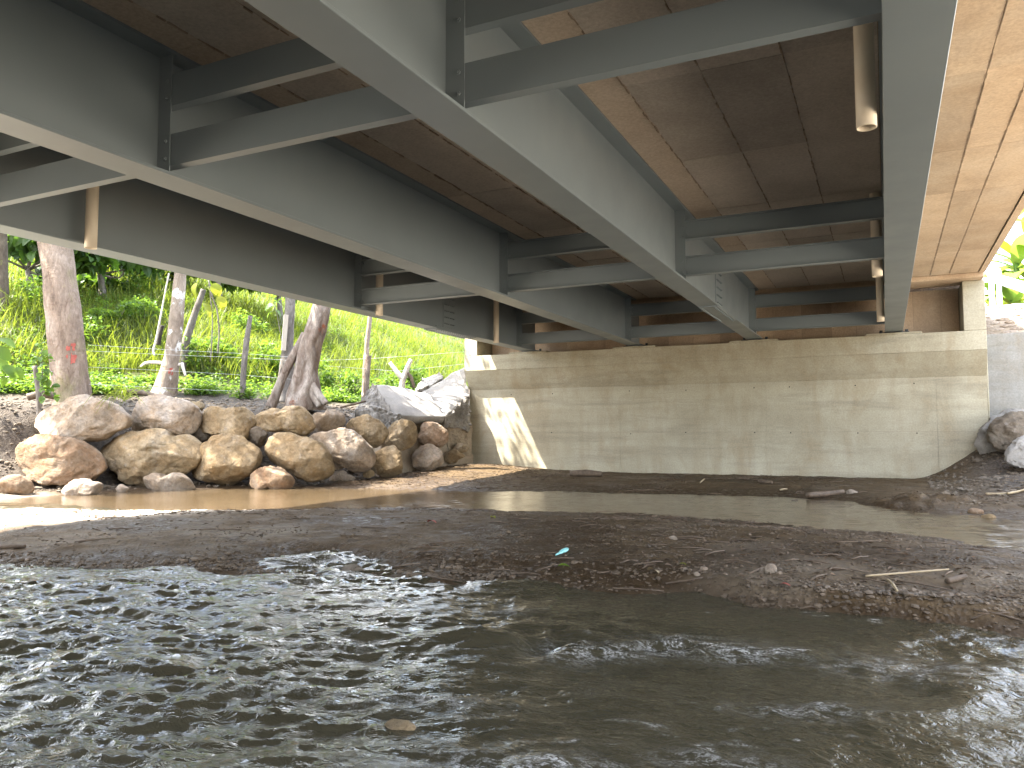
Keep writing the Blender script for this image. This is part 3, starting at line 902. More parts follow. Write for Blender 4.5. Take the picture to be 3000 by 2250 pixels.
bay_txt = ['between the two girders nearest the trees', 'between the two middle girders', 'between the middle girder and the cantilever-side girder']
row_txt = {5.05: 'nearest the viewer', 12.35: 'halfway along the bridge', 19.85: 'by the abutment'}
for fi, fy in enumerate(FR_Y):
    for bay in range(3):
        for lev, (z0, z1) in enumerate(((2.555, 2.865), (3.145, 3.455))):
            xa, xb = GXC[bay] + 0.05, GXC[bay + 1] - 0.05
            t = thing('cross_beam', ('lower' if lev == 0 else 'upper') + ' steel cross beam ' + bay_txt[bay] + ', ' + row_txt[fy], 'cross beam', ((xa + xb) / 2, fy, z0), 'steel cross beams between the girders')
            sgn = 1
            MB().box((xa, fy + 0.002, z0 + 0.0125), (xb, fy + 0.010, z1 - 0.0125)).build('web', MT['steel'], t)
            if fi == 0:      # channel with its back to the viewer
                MB().box((xa, fy + 0.002, z0), (xb, fy + 0.105, z0 + 0.012)).build('flange', MT['steel'], t)
                MB().box((xa, fy + 0.002, z1 - 0.012), (xb, fy + 0.105, z1)).build('flange', MT['steel'], t)
            else:            # wide I section
                MB().box((xa + 0.13, fy - 0.060, z0), (xb - 0.02, fy + 0.075, z0 + 0.012)).build('flange', MT['steel'], t)
                MB().box((xa + 0.13, fy - 0.060, z1 - 0.012), (xb - 0.02, fy + 0.075, z1)).build('flange', MT['steel'], t)
                for k in range(2):
                    inst('bolt', BOLT, (GXC[bay] + 0.20, fy + 0.002, z0 + 0.07 + 0.17 * k), t, (math.pi / 2, 0, 0))

# drain pipes
pl = {(0, 0): 'cream drain pipe hanging by the tree-side girder, nearest the viewer above the thick trunk',
      (0, 1): 'cream drain pipe hanging by the tree-side girder, in front of the halfway cross beams',
      (0, 2): 'cream drain pipe hanging by the tree-side girder, closest to the abutment corner',
      (1, 0): 'thick looking cream drain pipe with open mouth, nearest the viewer beside the cantilever-side girder',
      (1, 1): 'cream drain pipe in the middle of three beside the cantilever-side girder',
      (1, 2): 'cream drain pipe by the cantilever-side girder, lowest on view just above the bearing'}
for side, px in ((0, -9.235), (1, 0.0)):
    for k, py in enumerate((6.5, 12.85, 18.1)):
        bz = 2.385 if side else 2.415
        if side: px = -0.066 + 0.018 * k
        n = 28
        th = np.linspace(0, 2 * math.pi, n, endpoint=False)
        V = []
        for (r, z) in ((0.074, SOF + 0.0), (0.075, bz + 0.3), (0.075, bz), (0.068, bz), (0.068, bz + 0.9), (0.066, SOF - 0.001)):
            V.append(np.stack([px + r * np.cos(th), py + r * np.sin(th), np.full(n, z)], -1))
        V = np.concatenate(V)
        F = []
        for a in range(5):
            for j in range(n):
                F.append((a * n + j, a * n + (j + 1) % n, (a + 1) * n + (j + 1) % n, (a + 1) * n + j))
        o = obj('drain_pipe', V, F, MT['pvc'], None, True)
        tag(o, pl[(side, k)], 'drain pipe', 'cream drain pipes hanging from the deck')

# ------------------------------------------------------------------ abutment
XL, XR = -11.62, 2.155
YF, YB = 20.62, 20.95      # upper face, lower wall face
ab = thing('abutment', 'wide stained concrete abutment wall closing the far end under the bridge', 'abutment', (-4.7, 21.2, -1.2))
MB().box((XL + 0.01, YB + 0.012, -1.6), (XR - 0.01, 22.6, 1.30)).build('core_wall', MT['groove'], ab)
vx = [XL, -10.66, -6.76, -2.79, 1.11, XR]
hz = [-1.6, 0.045, 1.352]
for i in range(5):
    for j in range(2):
        MB().box((vx[i] + (0.0015 if i else 0), YB + rng.uniform(-0.002, 0.002), hz[j] + (0.002 if j else 0)), (vx[i + 1] - (0.0015 if i < 4 else 0), YB + 0.05, hz[j + 1] - 0.0015), 0.0015).build('wall_panel', MT['wall'], ab)
for xx in (-10.15, -8.85, -6.45, -4.9, -3.1, -2.2, -0.65, 0.65):
    for zz in (0.02, 1.20):
        th = np.linspace(0, 2 * math.pi, 10, endpoint=False)
        jx, jz = rng.uniform(-0.03, 0.03), rng.uniform(-0.02, 0.02)
        MB().prism([(xx + jx + 0.016 * math.cos(t), zz + jz + 0.016 * math.sin(t)) for t in th], 'y', YB - 0.004, YB + 0.03).build('tie_hole_plug', MT['hole_shade'], ab)  # solid dark plug, its colour stands for the shade inside an open hole
# sloped corbel and upper band
MB().prism([(YB + 0.001, 1.354), (YF, 1.925), (22.5, 1.925), (22.5, 1.354)], 'x', XL, XR).build('corbel', MT['wall'], ab)
MB().box((XL, YF, 1.929), (XR, 22.5, 2.385), 0.008).build('bearing_shelf', MT['wall'], ab)
MB().box((-11.17, 21.62, 2.387), (1.70, 22.4, SOF - 0.13)).build('backwall', MT['groove'], ab)
xx = -11.165
while xx < 1.66:
    w = min(rng.uniform(0.55, 0.75), 1.695 - xx)
    MB().box((xx + 0.003, 21.60, 2.389), (xx + w - 0.003, 21.63, SOF - 0.131)).build('backwall_panel', MT['soffit'], ab, fix=False)
    xx += w
MB().box((1.705, YF + 0.001, 2.387), (XR - 0.002, 22.4, 3.552), 0.01).build('cheek_block', MT['wall'], ab)
MB().box((XL + 0.002, YF + 0.001, 2.387), (-11.175, 22.4, 3.552), 0.01).build('cheek_block', MT['wall'], ab)
for gi, gxc in enumerate(GXC):
    c = gxc
    MB().box((c - 0.62, YF - 0.004, 2.387), (c + 0.60, 21.45, 2.432), 0.012).build('bearing_pad', MT['wall'], ab)
    txt = ['below the girder nearest the trees', 'below the second girder from the trees', 'below the middle girder with the scuffed underside', 'below the girder beside the cantilever slab'][gi]
    br = thing('bridge_bearing', 'black steel bearing plate on a concrete pad ' + txt, 'bearing', (c, 20.95, 2.433), 'bearings on the abutment shelf')
    MB().box((c - 0.33, 20.72, 2.4335), (c + 0.33, 21.13, 2.459)).build('base_plate', MT['bearing'], br)
    for sx in (-0.28, 0.28):
        b = MB(); th = np.linspace(0, 2 * math.pi, 6, endpoint=False)
        b.prism([(c + sx + 0.035 * math.cos(t), 20.92 + 0.035 * math.sin(t)) for t in th], 'z', 2.4595, 2.53)
        b.build('anchor_bolt', MT['bearing'], br)

# wing wall beyond the right end
ww = thing('wing_wall', 'plain grey concrete wing wall beside the end of the abutment', 'wing wall', (4.2, 20.9, -0.5))
d = np.array([1.0, -0.17]); d /= np.linalg.norm(d); nrm = np.array([-d[1], d[0]])
A = np.array([2.17, 21.05])
def wseg(t0, t1, z0, z1a, z1b, th=0.35):
    p = [A + d * t0, A + d * t1]
    q = [a + nrm * th for a in p]
    V = [(*p[0], z0), (*p[1], z0), (*q[1], z0), (*q[0], z0), (*p[0], z1a), (*p[1], z1b), (*q[1], z1b), (*q[0], z1a)]
    return V, [(0, 3, 2, 1), (4, 5, 6, 7), (0, 1, 5, 4), (1, 2, 6, 5), (2, 3, 7, 6), (3, 0, 4, 7)]
for t0, t1 in ((0.0, 2.6), (2.606, 5.4)):
    MB().add(*wseg(t0, t1, -0.8, 2.32 + 0.004 * t0, 2.32 + 0.004 * t1)).build('wall_panel', MT['wing'], ww)
V, F = tube_arrays([(2.163, 20.99, -0.3), (2.175, 20.99, 0.6), (2.165, 20.985, 1.6), (2.17, 20.985, 2.3)], [0.02, 0.018, 0.025, 0.018], 7)
obj('mortar_seam', V, F, MT['wall'], ww, True)

# stone pitching above the wing wall
sp = thing('stone_pitching', 'sunlit slope of white pitched stones above the grey wing wall', 'stone slope', (4, 22.5, 2.3))
sv = []
slope = 0.42
bed = MB().add([(2.2, 21.35, 2.30), (7.4, 20.5, 2.30), (7.4, 22.8, 3.35), (2.2, 23.65, 3.35)], [(0, 1, 2, 3)])
bed.build('mortar_bed', MT['mortar'], sp, fix=False)
vs, fs = ico(2)
stone_meshes = []
for k in range(6):
    r_ = np.random.default_rng(90 + k)
    P = vs * (1 + 0.25 * fbm(vs * 1.5 + k * 7, 2, 91 + k))[:, None]
    P = P * np.array([0.20, 0.13, 0.05])
    me = mesh_np('stone', P, fs); me.materials.append(MT['rock_pale']); stone_meshes.append(me)
row = 0
t = 0.12
while t < 2.15:
    xx = 2.30 + 0.15 * (row % 2)
    while xx < 6.8:
        y = 21.38 - 0.165 * (xx - 2.2) + t
        z = 2.30 + t * 0.455 + 0.02
        inst('stone', stone_meshes[rng.integers(6)], (xx, y, z), sp, (math.atan(0.455), rng.uniform(-0.1, 0.1), rng.uniform(-0.35, 0.35)), tuple(rng.uniform(0.75, 1.2, 3)))
        xx += rng.uniform(0.36, 0.48)
    t += 0.25; row += 1

# guard rail coming down beside the slope
gr = thing('guard_rail', 'white steel guard rail on posts above the pitched stone slope', 'guard rail', at(2150, 640, 23.5))
pa, pb = at_src(2895, 809, 24.2), at_src(3060, 862, 18.0)
du = (pb - pa) / np.linalg.norm(pb - pa)
prof = [(-0.155, 0.0), (-0.10, 0.05), (-0.05, 0.05), (-0.02, 0.0), (0.02, 0.0), (0.05, 0.05), (0.10, 0.05), (0.155, 0.0)]
side = np.cross(du, UP); side /= np.linalg.norm(side)
V = []
for p in (pa, pb):
    for off in (0.0, -0.006):
        V += [p + UP * a + side * (b + off) for a, b in prof]
n = 8
F = []
for j in range(n - 1):
    F.append((j, j + 1, 2 * n + j + 1, 2 * n + j)); F.append((n + j, 3 * n + j, 3 * n + j + 1, n + j + 1))
F += [(0, 2 * n, 3 * n, n), (n - 1, 2 * n - 1, 4 * n - 1, 3 * n - 1)]
F += [tuple(range(n)) + tuple(range(2 * n - 1, n - 1, -1)), tuple(range(2 * n, 3 * n)) + tuple(range(4 * n - 1, 3 * n - 1, -1))]
obj('rail_beam', np.array(V), F, MT['rail'], gr)
for f_, w in ((0.0, 0.07), (0.17, 0.06), (0.9, 0.07)):
    p = pa + (pb - pa) * f_ - side * (0.08)
    MB().box((p[0] - w, p[1] - w, min(p[2] - 1.15, 3.0)), (p[0] + w, p[1] + w, p[2] + 0.24), 0.006).build('post', MT['rail'], gr)

# ------------------------------------------------------------------ boulders
def inflate(name, outline, D, mat, label=None, cat='boulder', group='boulders stacked along the bank', seed=1, sub=5, depth=0.8, facets=7, amp=1.0, parent=None, org=(0, 1120), sc_=2.9493, back=0.0):
    """A solid stone whose front outline is the given polygon, at its own distance D, with real depth."""
    P = np.array([at_src(org[0] + x / sc_, org[1] + y / sc_, D) for x, y in outline])
    c = P.mean(0)
    a = (P - c) @ RIGHT; b = (P - c) @ UP
    th = np.unwrap(np.arctan2(b, a)); rr = np.hypot(a, b)
    th = np.mod(np.arctan2(b, a), 2 * math.pi)
    o_ = np.argsort(th); th, rr = th[o_], rr[o_]
    V0, F0 = ico(sub)
    ta = np.mod(np.arctan2(V0[:, 2], V0[:, 0]), 2 * math.pi)
    R = np.interp(ta, np.concatenate([[th[-1] - 2 * math.pi], th, [th[0] + 2 * math.pi]]), np.concatenate([[rr[-1]], rr, [rr[0]]]))
    rho = np.hypot(V0[:, 0], V0[:, 2])
    sz = 0.5 * (np.ptp(a) + np.ptp(b)) / 2
    Cd = depth * sz
    q = np.sign(V0[:, 1]) * np.abs(V0[:, 1]) ** 0.85
    pr = rho ** 0.62
    loc = np.stack([R * np.cos(ta) * pr, Cd * q, R * np.sin(ta) * pr], -1)
    r_ = np.random.default_rng(seed)
    for k in range(facets + 3):
        nn = np.array([r_.normal() * 0.55, -1.0 + r_.normal() * 0.25, r_.normal() * 0.55 + 0.1]); nn /= np.linalg.norm(nn)
        h = loc @ nn
        dlim = np.max(h) * r_.uniform(0.62, 0.90)
        loc = loc - nn * (np.clip(h - dlim, 0, None) * 0.88)[:, None]
    nrm_ = loc / (np.linalg.norm(loc, axis=1)[:, None] + 1e-6)
    S = loc / sz
    dsp = 0.085 * fbm(S * 1.7 + seed, 4, seed) + 0.075 * np.minimum(np.abs(fbm(S * np.array([2.2, 2.2, 3.4]) + seed, 3, seed + 5)) * 3.0, 0.5) + 0.045 * fbm(S * 6 + seed, 4, seed + 7, 0.65) - 0.035 * smooth(0.35, 0.6, fbm(S * 3.1 + 2 * seed, 2, seed + 8))
    loc = loc + nrm_ * (dsp * sz * amp)[:, None]
    W = c + loc[:, :1] * RIGHT + loc[:, 1:2] * FORW + loc[:, 2:3] * UP + FORW * (Cd * 0.45 + back)
    o = obj(name, W, F0, mat, parent, True)
    if parent is None:
        tag(o, label, cat, group)
    return o


LA = dict(org=(0, 1120), sc_=2.9493)
LB = dict(org=(650, 1120), sc_=2.9493)
inflate('boulder', [(205, 325), (225, 265), (330, 205), (470, 170), (700, 135), (800, 150), (900, 190), (960, 240), (1050, 300), (1030, 380), (900, 430), (720, 500), (600, 480), (420, 450), (300, 420), (225, 375)], 16.6, MT['rock_pale'],
        'long flat-topped whitish boulder in the upper row, in front of the thickest trunk', seed=11, depth=0.9, **LA)
inflate('boulder', [(75, 690), (100, 590), (200, 510), (410, 465), (520, 490), (640, 540), (760, 620), (825, 750), (730, 830), (560, 890), (480, 880), (330, 850), (210, 810), (110, 740)], 16.0, MT['rock_red'],
        'rusty pink boulder in the lower row, under the long whitish one', seed=12, depth=0.9, **LA)
inflate('boulder', [(805, 590), (860, 530), (1000, 470), (1150, 430), (1270, 392), (1350, 410), (1400, 470), (1540, 445), (1640, 510), (1690, 600), (1660, 720), (1500, 800), (1380, 840), (1060, 850), (1020, 800), (900, 680), (820, 630)], 16.9, MT['rock'],
        'largest ochre boulder with a double hump and small hollows at its foot', seed=13, depth=0.85, **LA)
inflate('boulder', [(1085, 400), (1110, 330), (1150, 230), (1200, 150), (1290, 110), (1450, 150), (1600, 190), (1680, 250), (1680, 330), (1650, 420), (1590, 450), (1400, 390), (1250, 390), (1100, 430)], 17.6, MT['rock_pale'],
        'pale boulder behind the hanging grass tuft, below the white-blotched trunk', seed=14, depth=0.9, **LA)
inflate('boulder', [(1665, 380), (1700, 270), (1760, 215), (1850, 215), (1920, 240), (2000, 215), (2170, 280), (2170, 330), (2120, 420), (2090, 500), (1990, 480), (1900, 445), (1800, 440), (1700, 420)], 18.0, MT['rock'],
        'angular cream boulder with broken face in the upper row, below the slim fence post', seed=15, depth=0.9, facets=9, **LA)
inflate('boulder', [(1620, 780), (1680, 650), (1750, 510), (1800, 465), (1900, 455), (2100, 520), (2200, 590), (2210, 680), (2170, 770), (2050, 840), (1800, 865), (1650, 820)], 17.2, MT['rock'],
        'blocky boulder with a flat sloping crest, in the lower row right of the largest one', seed=16, depth=0.85, **LA)
inflate('boulder', [(-60, 900), (0, 840), (80, 810), (180, 830), (250, 930), (230, 965), (100, 985), (-60, 990)], 15.0, MT['rock_red'],
        'low rounded boulder cut by the picture edge at the water', seed=17, sub=4, **LA)
inflate('boulder', [(520, 955), (560, 890), (660, 845), (760, 865), (860, 890), (850, 930), (700, 972), (560, 982)], 15.3, MT['rock_pale'],
        'small pale wedge-shaped stone at the water edge below the rusty pink boulder', seed=18, sub=4, **LA)
inflate('boulder', [(970, 915), (1000, 905), (1070, 903), (1110, 915), (1095, 930), (1000, 935)], 16.2, MT['rock_pale'],
        'tiny flat white stone lying in the channel edge', seed=19, sub=3, **LA)
inflate('boulder', [(1190, 895), (1200, 830), (1270, 808), (1400, 835), (1640, 890), (1700, 908), (1620, 925), (1300, 925), (1200, 920)], 16.5, MT['rock_pale'],
        'low pointed slab of stone tapering along the water below the largest boulder', seed=20, sub=4, **LA)
inflate('boulder', [(1600, 455), (1680, 425), (1780, 420), (1830, 455), (1760, 500), (1680, 525), (1630, 500)], 18.1, MT['rock_grey'],
        'small dark brown stone wedged between upper and lower boulders', seed=21, sub=4, **LA)
inflate('boulder', [(1600, 185), (1680, 170), (1755, 200), (1735, 240), (1690, 262), (1640, 225)], 18.9, MT['rock'],
        'small tan stone perched on the bank behind the pale boulder', seed=22, sub=4, **LA)
inflate('boulder', [(245, 370), (270, 290), (350, 250), (480, 240), (560, 200), (620, 195), (700, 240), (760, 340), (775, 385), (690, 470), (600, 455), (520, 410), (420, 420), (300, 385)], 18.3, MT['rock'],
        'two-lobed ochre boulder in the upper row in front of the gnarled stump', seed=23, depth=0.85, **LB)
inflate('boulder', [(345, 620), (360, 500), (400, 440), (470, 430), (620, 470), (750, 510), (870, 580), (920, 680), (930, 770), (880, 830), (800, 850), (640, 830), (560, 770), (420, 710)], 17.5, MT['rock'],
        'big rounded golden boulder in the lower row under the two-lobed one', seed=24, depth=0.85, **LB)
inflate('boulder', [(740, 480), (790, 440), (900, 430), (1060, 405), (1150, 450), (1230, 530), (1295, 600), (1290, 690), (1230, 770), (1050, 740), (950, 750), (925, 640), (880, 560)], 18.5, MT['rock_pale'],
        'cracked boulder with a dark overhung underside, right of the big golden one', seed=25, depth=0.9, **LB)
inflate('boulder', [(755, 350), (760, 290), (880, 270), (920, 230), (1000, 240), (1050, 290), (1060, 350), (1000, 395), (800, 420)], 19.3, MT['rock_pale'],
        'smooth low boulder at the end of the upper row, right of the gnarled stump', seed=26, sub=4, **LB)
inflate('boulder', [(1055, 390), (1100, 330), (1200, 290), (1300, 310), (1400, 390), (1425, 440), (1390, 510), (1290, 570), (1210, 490), (1140, 440)], 19.6, MT['rock'],
        'egg-shaped tilted boulder below the rough concrete edge', seed=27, sub=5, **LB)
inflate('boulder', [(1285, 740), (1300, 640), (1370, 570), (1470, 545), (1520, 590), (1545, 680), (1540, 790), (1350, 800)], 19.2, MT['rock'],
        'squarish boulder standing at the edge of the pale mortar', seed=28, sub=5, **LB)
inflate('boulder', [(205, 880), (230, 800), (300, 750), (420, 740), (540, 790), (610, 850), (600, 890), (400, 905)], 16.9, MT['rock_red'],
        'low rust-red boulder at the water between the two big lower boulders', seed=29, sub=4, **LB)
inflate('boulder', [(195, 510), (230, 410), (300, 385), (365, 410), (350, 510), (310, 570), (260, 550)], 18.2, MT['rock_grey'],
        'grey-brown wedge stone jammed between two big boulders', seed=30, sub=4, **LB)
inflate('boulder', [(925, 850), (940, 785), (1000, 775), (1080, 795), (1150, 835), (1050, 855)], 18.6, MT['rock_pale'],
        'small flat pale stone below the cracked boulder', seed=31, sub=4, **LB)
inflate('boulder', [(1215, 800), (1225, 765), (1290, 758), (1320, 800), (1290, 818)], 19.0, MT['rock'],
        'little ochre block at the foot of the squarish boulder', seed=32, sub=3, **LB)

# boulders set in mortar, next to the abutment: parts of one revetment
rv = thing('mortared_revetment', 'pale mortar revetment with set-in boulders and sloping concrete slabs beside the abutment', 'revetment', at_src(1200, 1370, 21.5))
# mortar body under the slabs
nu, nv = 60, 46
uu, vv = np.meshgrid(np.linspace(0, 1, nu), np.linspace(0, 1, nv))
def lerp4(a, b, c, d_, u_, v_):
    u_ = u_[..., None]; v_ = v_[..., None]
    return (np.array(a) * (1 - u_) + np.array(b) * u_) * (1 - v_) + (np.array(d_) * (1 - u_) + np.array(c) * u_) * v_
body = lerp4(at_src(1105, 1400, 20.3), at_src(1392, 1352, 23.2), at_src(1380, 1205, 23.9), at_src(1135, 1225, 21.4), uu, vv)
nb = np.cross(body[0, -1] - body[0, 0], body[-1, 0] - body[0, 0]); nb /= np.linalg.norm(nb)
if nb @ FORW > 0: nb = -nb
body = body + nb * (0.16 * fbm(body * 1.6, 4, 7) + 0.05 * fbm(body * 5, 3, 8) - 0.02)[..., None]
def shell(Pg, nrm_dir, thick):
    ny, nx = Pg.shape[:2]
    Vf = Pg.reshape(-1, 3); Vb = Vf - nrm_dir * thick
    G = grid_faces(nx, ny)
    F = [tuple(f) for f in G] + [tuple(f[::-1] + nx * ny) for f in G]
    N = nx * ny
    edge = [k for k in range(nx)] + [k * nx + nx - 1 for k in range(1, ny)] + [(ny - 1) * nx + k for k in range(nx - 2, -1, -1)] + [k * nx for k in range(ny - 2, 0, -1)]
    for k in range(len(edge)):
        a, b = edge[k], edge[(k + 1) % len(edge)]
        F.append((a, b, b + N, a + N))
    return np.concatenate([Vf, Vb]), F
def shell_obj(name, Pg, nd, thick, mat, parent):
    V, F = shell(Pg, nd, thick)
    o = obj(name, V, F, mat, parent, True)
    bm = bmesh.new(); bm.from_mesh(o.data); bmesh.ops.recalc_face_normals(bm, faces=bm.faces); bm.to_mesh(o.data); bm.free()
    return o
shell_obj('mortar', body, nb, 0.5, MT['mortar'], rv)
inflate('boulder', [(1405, 530), (1440, 400), (1500, 340), (1600, 330), (1660, 370), (1680, 440), (1650, 530), (1570, 585), (1480, 560)], 20.6, MT['rock'], seed=33, parent=rv, **LB)
inflate('boulder', [(1680, 470), (1710, 430), (1740, 350), (1800, 345), (1900, 385), (1950, 440), (1950, 500), (1900, 550), (1820, 555), (1720, 520)], 21.6, MT['rock_red'], seed=34, parent=rv, **LB)
inflate('boulder', [(1605, 650), (1660, 610), (1700, 560), (1850, 565), (1900, 620), (1905, 690), (1850, 740), (1700, 755), (1620, 700)], 21.0, MT['rock_pale'], seed=35, parent=rv, **LB)
inflate('boulder', [(1910, 640), (1950, 615), (2050, 610), (2100, 640), (2040, 665), (1920, 665)], 22.2, MT['rock'], seed=36, sub=4, parent=rv, **LB)
inflate('boulder', [(1990, 580), (2020, 550), (2100, 545), (2140, 570), (2080, 605), (2010, 605)], 22.5, MT['rock'], seed=37, sub=4, parent=rv, **LB)
def slab(name, corners, mat, parent, nx=40, ny=26, amp=0.02, thick=0.25, rough_edge=0.0, seed=0, freq=2.2):
    u_, v_ = np.meshgrid(np.linspace(0, 1, nx), np.linspace(0, 1, ny))
    Pg = lerp4(*corners, u_, v_)
    nn = np.cross(Pg[0, -1] - Pg[0, 0], Pg[-1, 0] - Pg[0, 0]); nn /= np.linalg.norm(nn)
    if nn @ _FW > 0: nn = -nn
    Pg = Pg + nn * (amp * fbm(Pg * freq, 6, 50 + seed, 0.62))[..., None]
    e = np.minimum(np.minimum(u_, 1 - u_), np.minimum(v_, 1 - v_))
    if rough_edge:
        k = (1 - smooth(0, 0.12, e)) * rough_edge
        Pg = Pg + k[..., None] * np.stack([fbm(Pg * 3 + 5, 3, 60 + seed), fbm(Pg * 3 + 9, 3, 61 + seed), fbm(Pg * 3 + 14, 3, 62 + seed)], -1)
    return shell_obj(name, Pg, nn, thick, mat, parent)
# lower slab: its bed slopes up and back
slab('concrete_slab', (at_src(1154, 1219, 20.9), at_src(1305, 1221, 22.3), at_src(1258, 1152, 23.2), at_src(1092, 1123, 21.9)), MT['apron'], rv, amp=0.02, rough_edge=0.05, seed=1)
slab('concrete_slab', (at_src(1303, 1222, 22.25), at_src(1374, 1150, 23.7), at_src(1358, 1076, 24.6), at_src(1236, 1150, 23.5)), MT['apron'], rv, amp=0.03, rough_edge=0.07, seed=2)
slab('concrete_slab', (at_src(1215, 1147, 23.6), at_src(1300, 1116, 24.2), at_src(1290, 1090, 24.6), at_src(1236, 1110, 24.2)), MT['apron'], rv, amp=0.12, rough_edge=0.12, seed=3, nx=30, ny=20)
# rough broken edges of the concrete
slab('broken_edge', (at_src(1040, 1205, 20.9), at_src(1160, 1225, 20.75), at_src(1095, 1122, 21.85), at_src(1070, 1155, 21.7)), MT['conglomerate'], rv, nx=90, ny=80, amp=0.16, thick=0.3, rough_edge=0.10, seed=4, freq=5.5)
slab('broken_edge', (at_src(1140, 1300, 20.8), at_src(1165, 1262, 20.75), at_src(1158, 1212, 20.75), at_src(1085, 1190, 20.85)), MT['conglomerate'], rv, nx=80, ny=70, amp=0.15, thick=0.3, rough_edge=0.10, seed=5, freq=5.5)
slab('broken_edge', (at_src(1306, 1250, 22.4), at_src(1375, 1260, 23.2), at_src(1376, 1155, 23.55), at_src(1312, 1222, 22.35)), MT['conglomerate'], rv, nx=80, ny=70, amp=0.15, thick=0.35, rough_edge=0.10, seed=6, freq=5.5)
slab('broken_edge', (at_src(1312, 1330, 22.6), at_src(1378, 1330, 23.2), at_src(1374, 1245, 23.3), at_src(1312, 1240, 22.55)), MT['mortar'], rv, nx=70, ny=70, amp=0.13, thick=0.35, rough_edge=0.10, seed=7, freq=4.5)

# boulder and mortar at the right edge
rr_ = thing('mortared_boulder', 'rough grey-pink boulder bedded in pale mortar against the grey wing wall', 'boulder', at_src(2950, 1320, 17.2))
inflate('mortar', [(2880, 1290), (2905, 1240), (2955, 1210), (3040, 1205), (3080, 1260), (3060, 1330), (2960, 1340), (2895, 1330)], 17.3, MT['conglomerate'], seed=38, sub=5, parent=rr_, org=(0, 0), sc_=1.0, depth=0.5, amp=1.6)
inflate('rock', [(2918, 1290), (2930, 1250), (2965, 1222), (3040, 1215), (3080, 1260), (3060, 1320), (2990, 1325), (2940, 1312)], 16.85, MT['rock_grey'], seed=39, sub=5, parent=rr_, org=(0, 0), sc_=1.0, amp=1.6)
inflate('mortar', [(2965, 1350), (2985, 1310), (3020, 1280), (3070, 1280), (3080, 1350), (3030, 1365)], 16.0, MT['apron'], seed=40, sub=5, amp=1.7, parent=rr_, org=(0, 0), sc_=1.0)

# ------------------------------------------------------------------ foliage builders
def leaf_cards(P, Dn, Nn, L, W, fold=0.12):
    """P base (n,3), Dn direction, Nn normal: one folded diamond leaf each (two triangles)."""
    n = len(P)
    Dn = Dn / (np.linalg.norm(Dn, axis=1)[:, None] + 1e-9)
    S = np.cross(Dn, Nn); S /= np.linalg.norm(S, axis=1)[:, None] + 1e-9
    N = np.cross(S, Dn)
    L = np.asarray(L)[:, None]; W = np.asarray(W)[:, None]
    a = P; t = P + Dn * L - N * L * 0.18
    m = P + Dn * L * 0.45
    l = m + S * W * 0.5 + N * W * fold
    r = m - S * W * 0.5 + N * W * fold
    V = np.stack([a, l, t, r], 1).reshape(-1, 3)
    b = np.arange(n)[:, None] * 4
    F = np.concatenate([b + np.array([[0, 2, 1]]), b + np.array([[0, 3, 2]])]).astype(np.int32)
    return V, F


def big_leaf(P, Dn, Nn, L, W, nseg=5):
    """Larger drooping leaves with several segments: midrib plus two edges."""
    n = len(P)
    Dn = Dn / (np.linalg.norm(Dn, axis=1)[:, None] + 1e-9)
    S = np.cross(Dn, Nn); S /= np.linalg.norm(S, axis=1)[:, None] + 1e-9
    N = np.cross(S, Dn)
    V = []
    for k in range(nseg + 1):
        t = k / nseg
        w = math.sin(math.pi * min(1, t * 0.92 + 0.06)) ** 0.7 * 0.5
        c = P + Dn * (L * t)[:, None] + (N * (0.10 * np.sin(t * 2) - 0.42 * t * t)[..., None] if False else N * (L * (0.12 * math.sin(t * 2.2) - 0.40 * t * t))[:, None])
        e = 0.12
        V += [c + S * (W * w)[:, None] + N * (W * w * e * 2)[:, None], c, c - S * (W * w)[:, None] + N * (W * w * e * 2)[:, None]]
    V = np.stack(V, 1)
    m = V.shape[1]
    F = []
    b = np.arange(n)[:, None] * m
    for k in range(nseg):
        for s_ in (0, 1):
            F.append(b + np.array([[k * 3 + s_, k * 3 + s_ + 1, k * 3 + 4 + s_, k * 3 + 3 + s_]]))
    return V.reshape(-1, 3), np.concatenate(F).astype(np.int32)


def rdir(n, r_):
    v_ = r_.normal(size=(n, 3)); return v_ / np.linalg.norm(v_, axis=1)[:, None]


def crown_cards(centres, radii, per, leaf, r_, big=False, droop=0.3):
    P = []; 
    for c, rad in zip(centres, radii):
        q = rdir(per, r_) * (r_.random(per) ** 0.45)[:, None] * rad * np.array([1, 1, 0.75])
        P.append(np.array(c) + q)
    P = np.concatenate(P); n = len(P)
    Dn = rdir(n, r_); Dn[:, 2] = Dn[:, 2] * 0.5 - droop
    Nn = rdir(n, r_) * 0.6 + np.array([0, 0, 1.0])
    L = leaf * r_.uniform(0.6, 1.25, n); W = L * r_.uniform(0.45, 0.7, n)
    V, F = (big_leaf if big else leaf_cards)(P, Dn, Nn, L, W)
    k = len(V) // n
    return V, F, np.repeat(np.clip(r_.normal(0.5, 0.25, n), 0, 1), k)


def trunk_tube(path, radii, nseg=18, seed=0, amp=0.08, flute=0.0, nlen=40, freq=2.2):
    p = resample(path, nlen); r = np.interp(np.linspace(0, 1, nlen), np.linspace(0, 1, len(radii)), radii)
    V, F = tube_arrays(p, r, nseg)
    ctr = np.repeat(p, nseg, 0); rad = np.repeat(r, nseg)
    th = np.tile(np.linspace(0, 2 * math.pi, nseg, endpoint=False), nlen)
    dv = V - ctr
    k = 1 + amp * fbm(V * freq * np.array([1, 1, 0.7]) + seed, 4, seed) * 2
    if flute:
        z = np.repeat(np.linspace(0, 1, nlen), nseg)
        k = k + flute * (1 - 0.45 * z) * (np.abs(np.sin(2.5 * th + 1.3 * z * 3 + 2.0 * fbm(V * 1.2, 2, seed + 3))) - 0.5)
    return ctr + dv * k[:, None], F


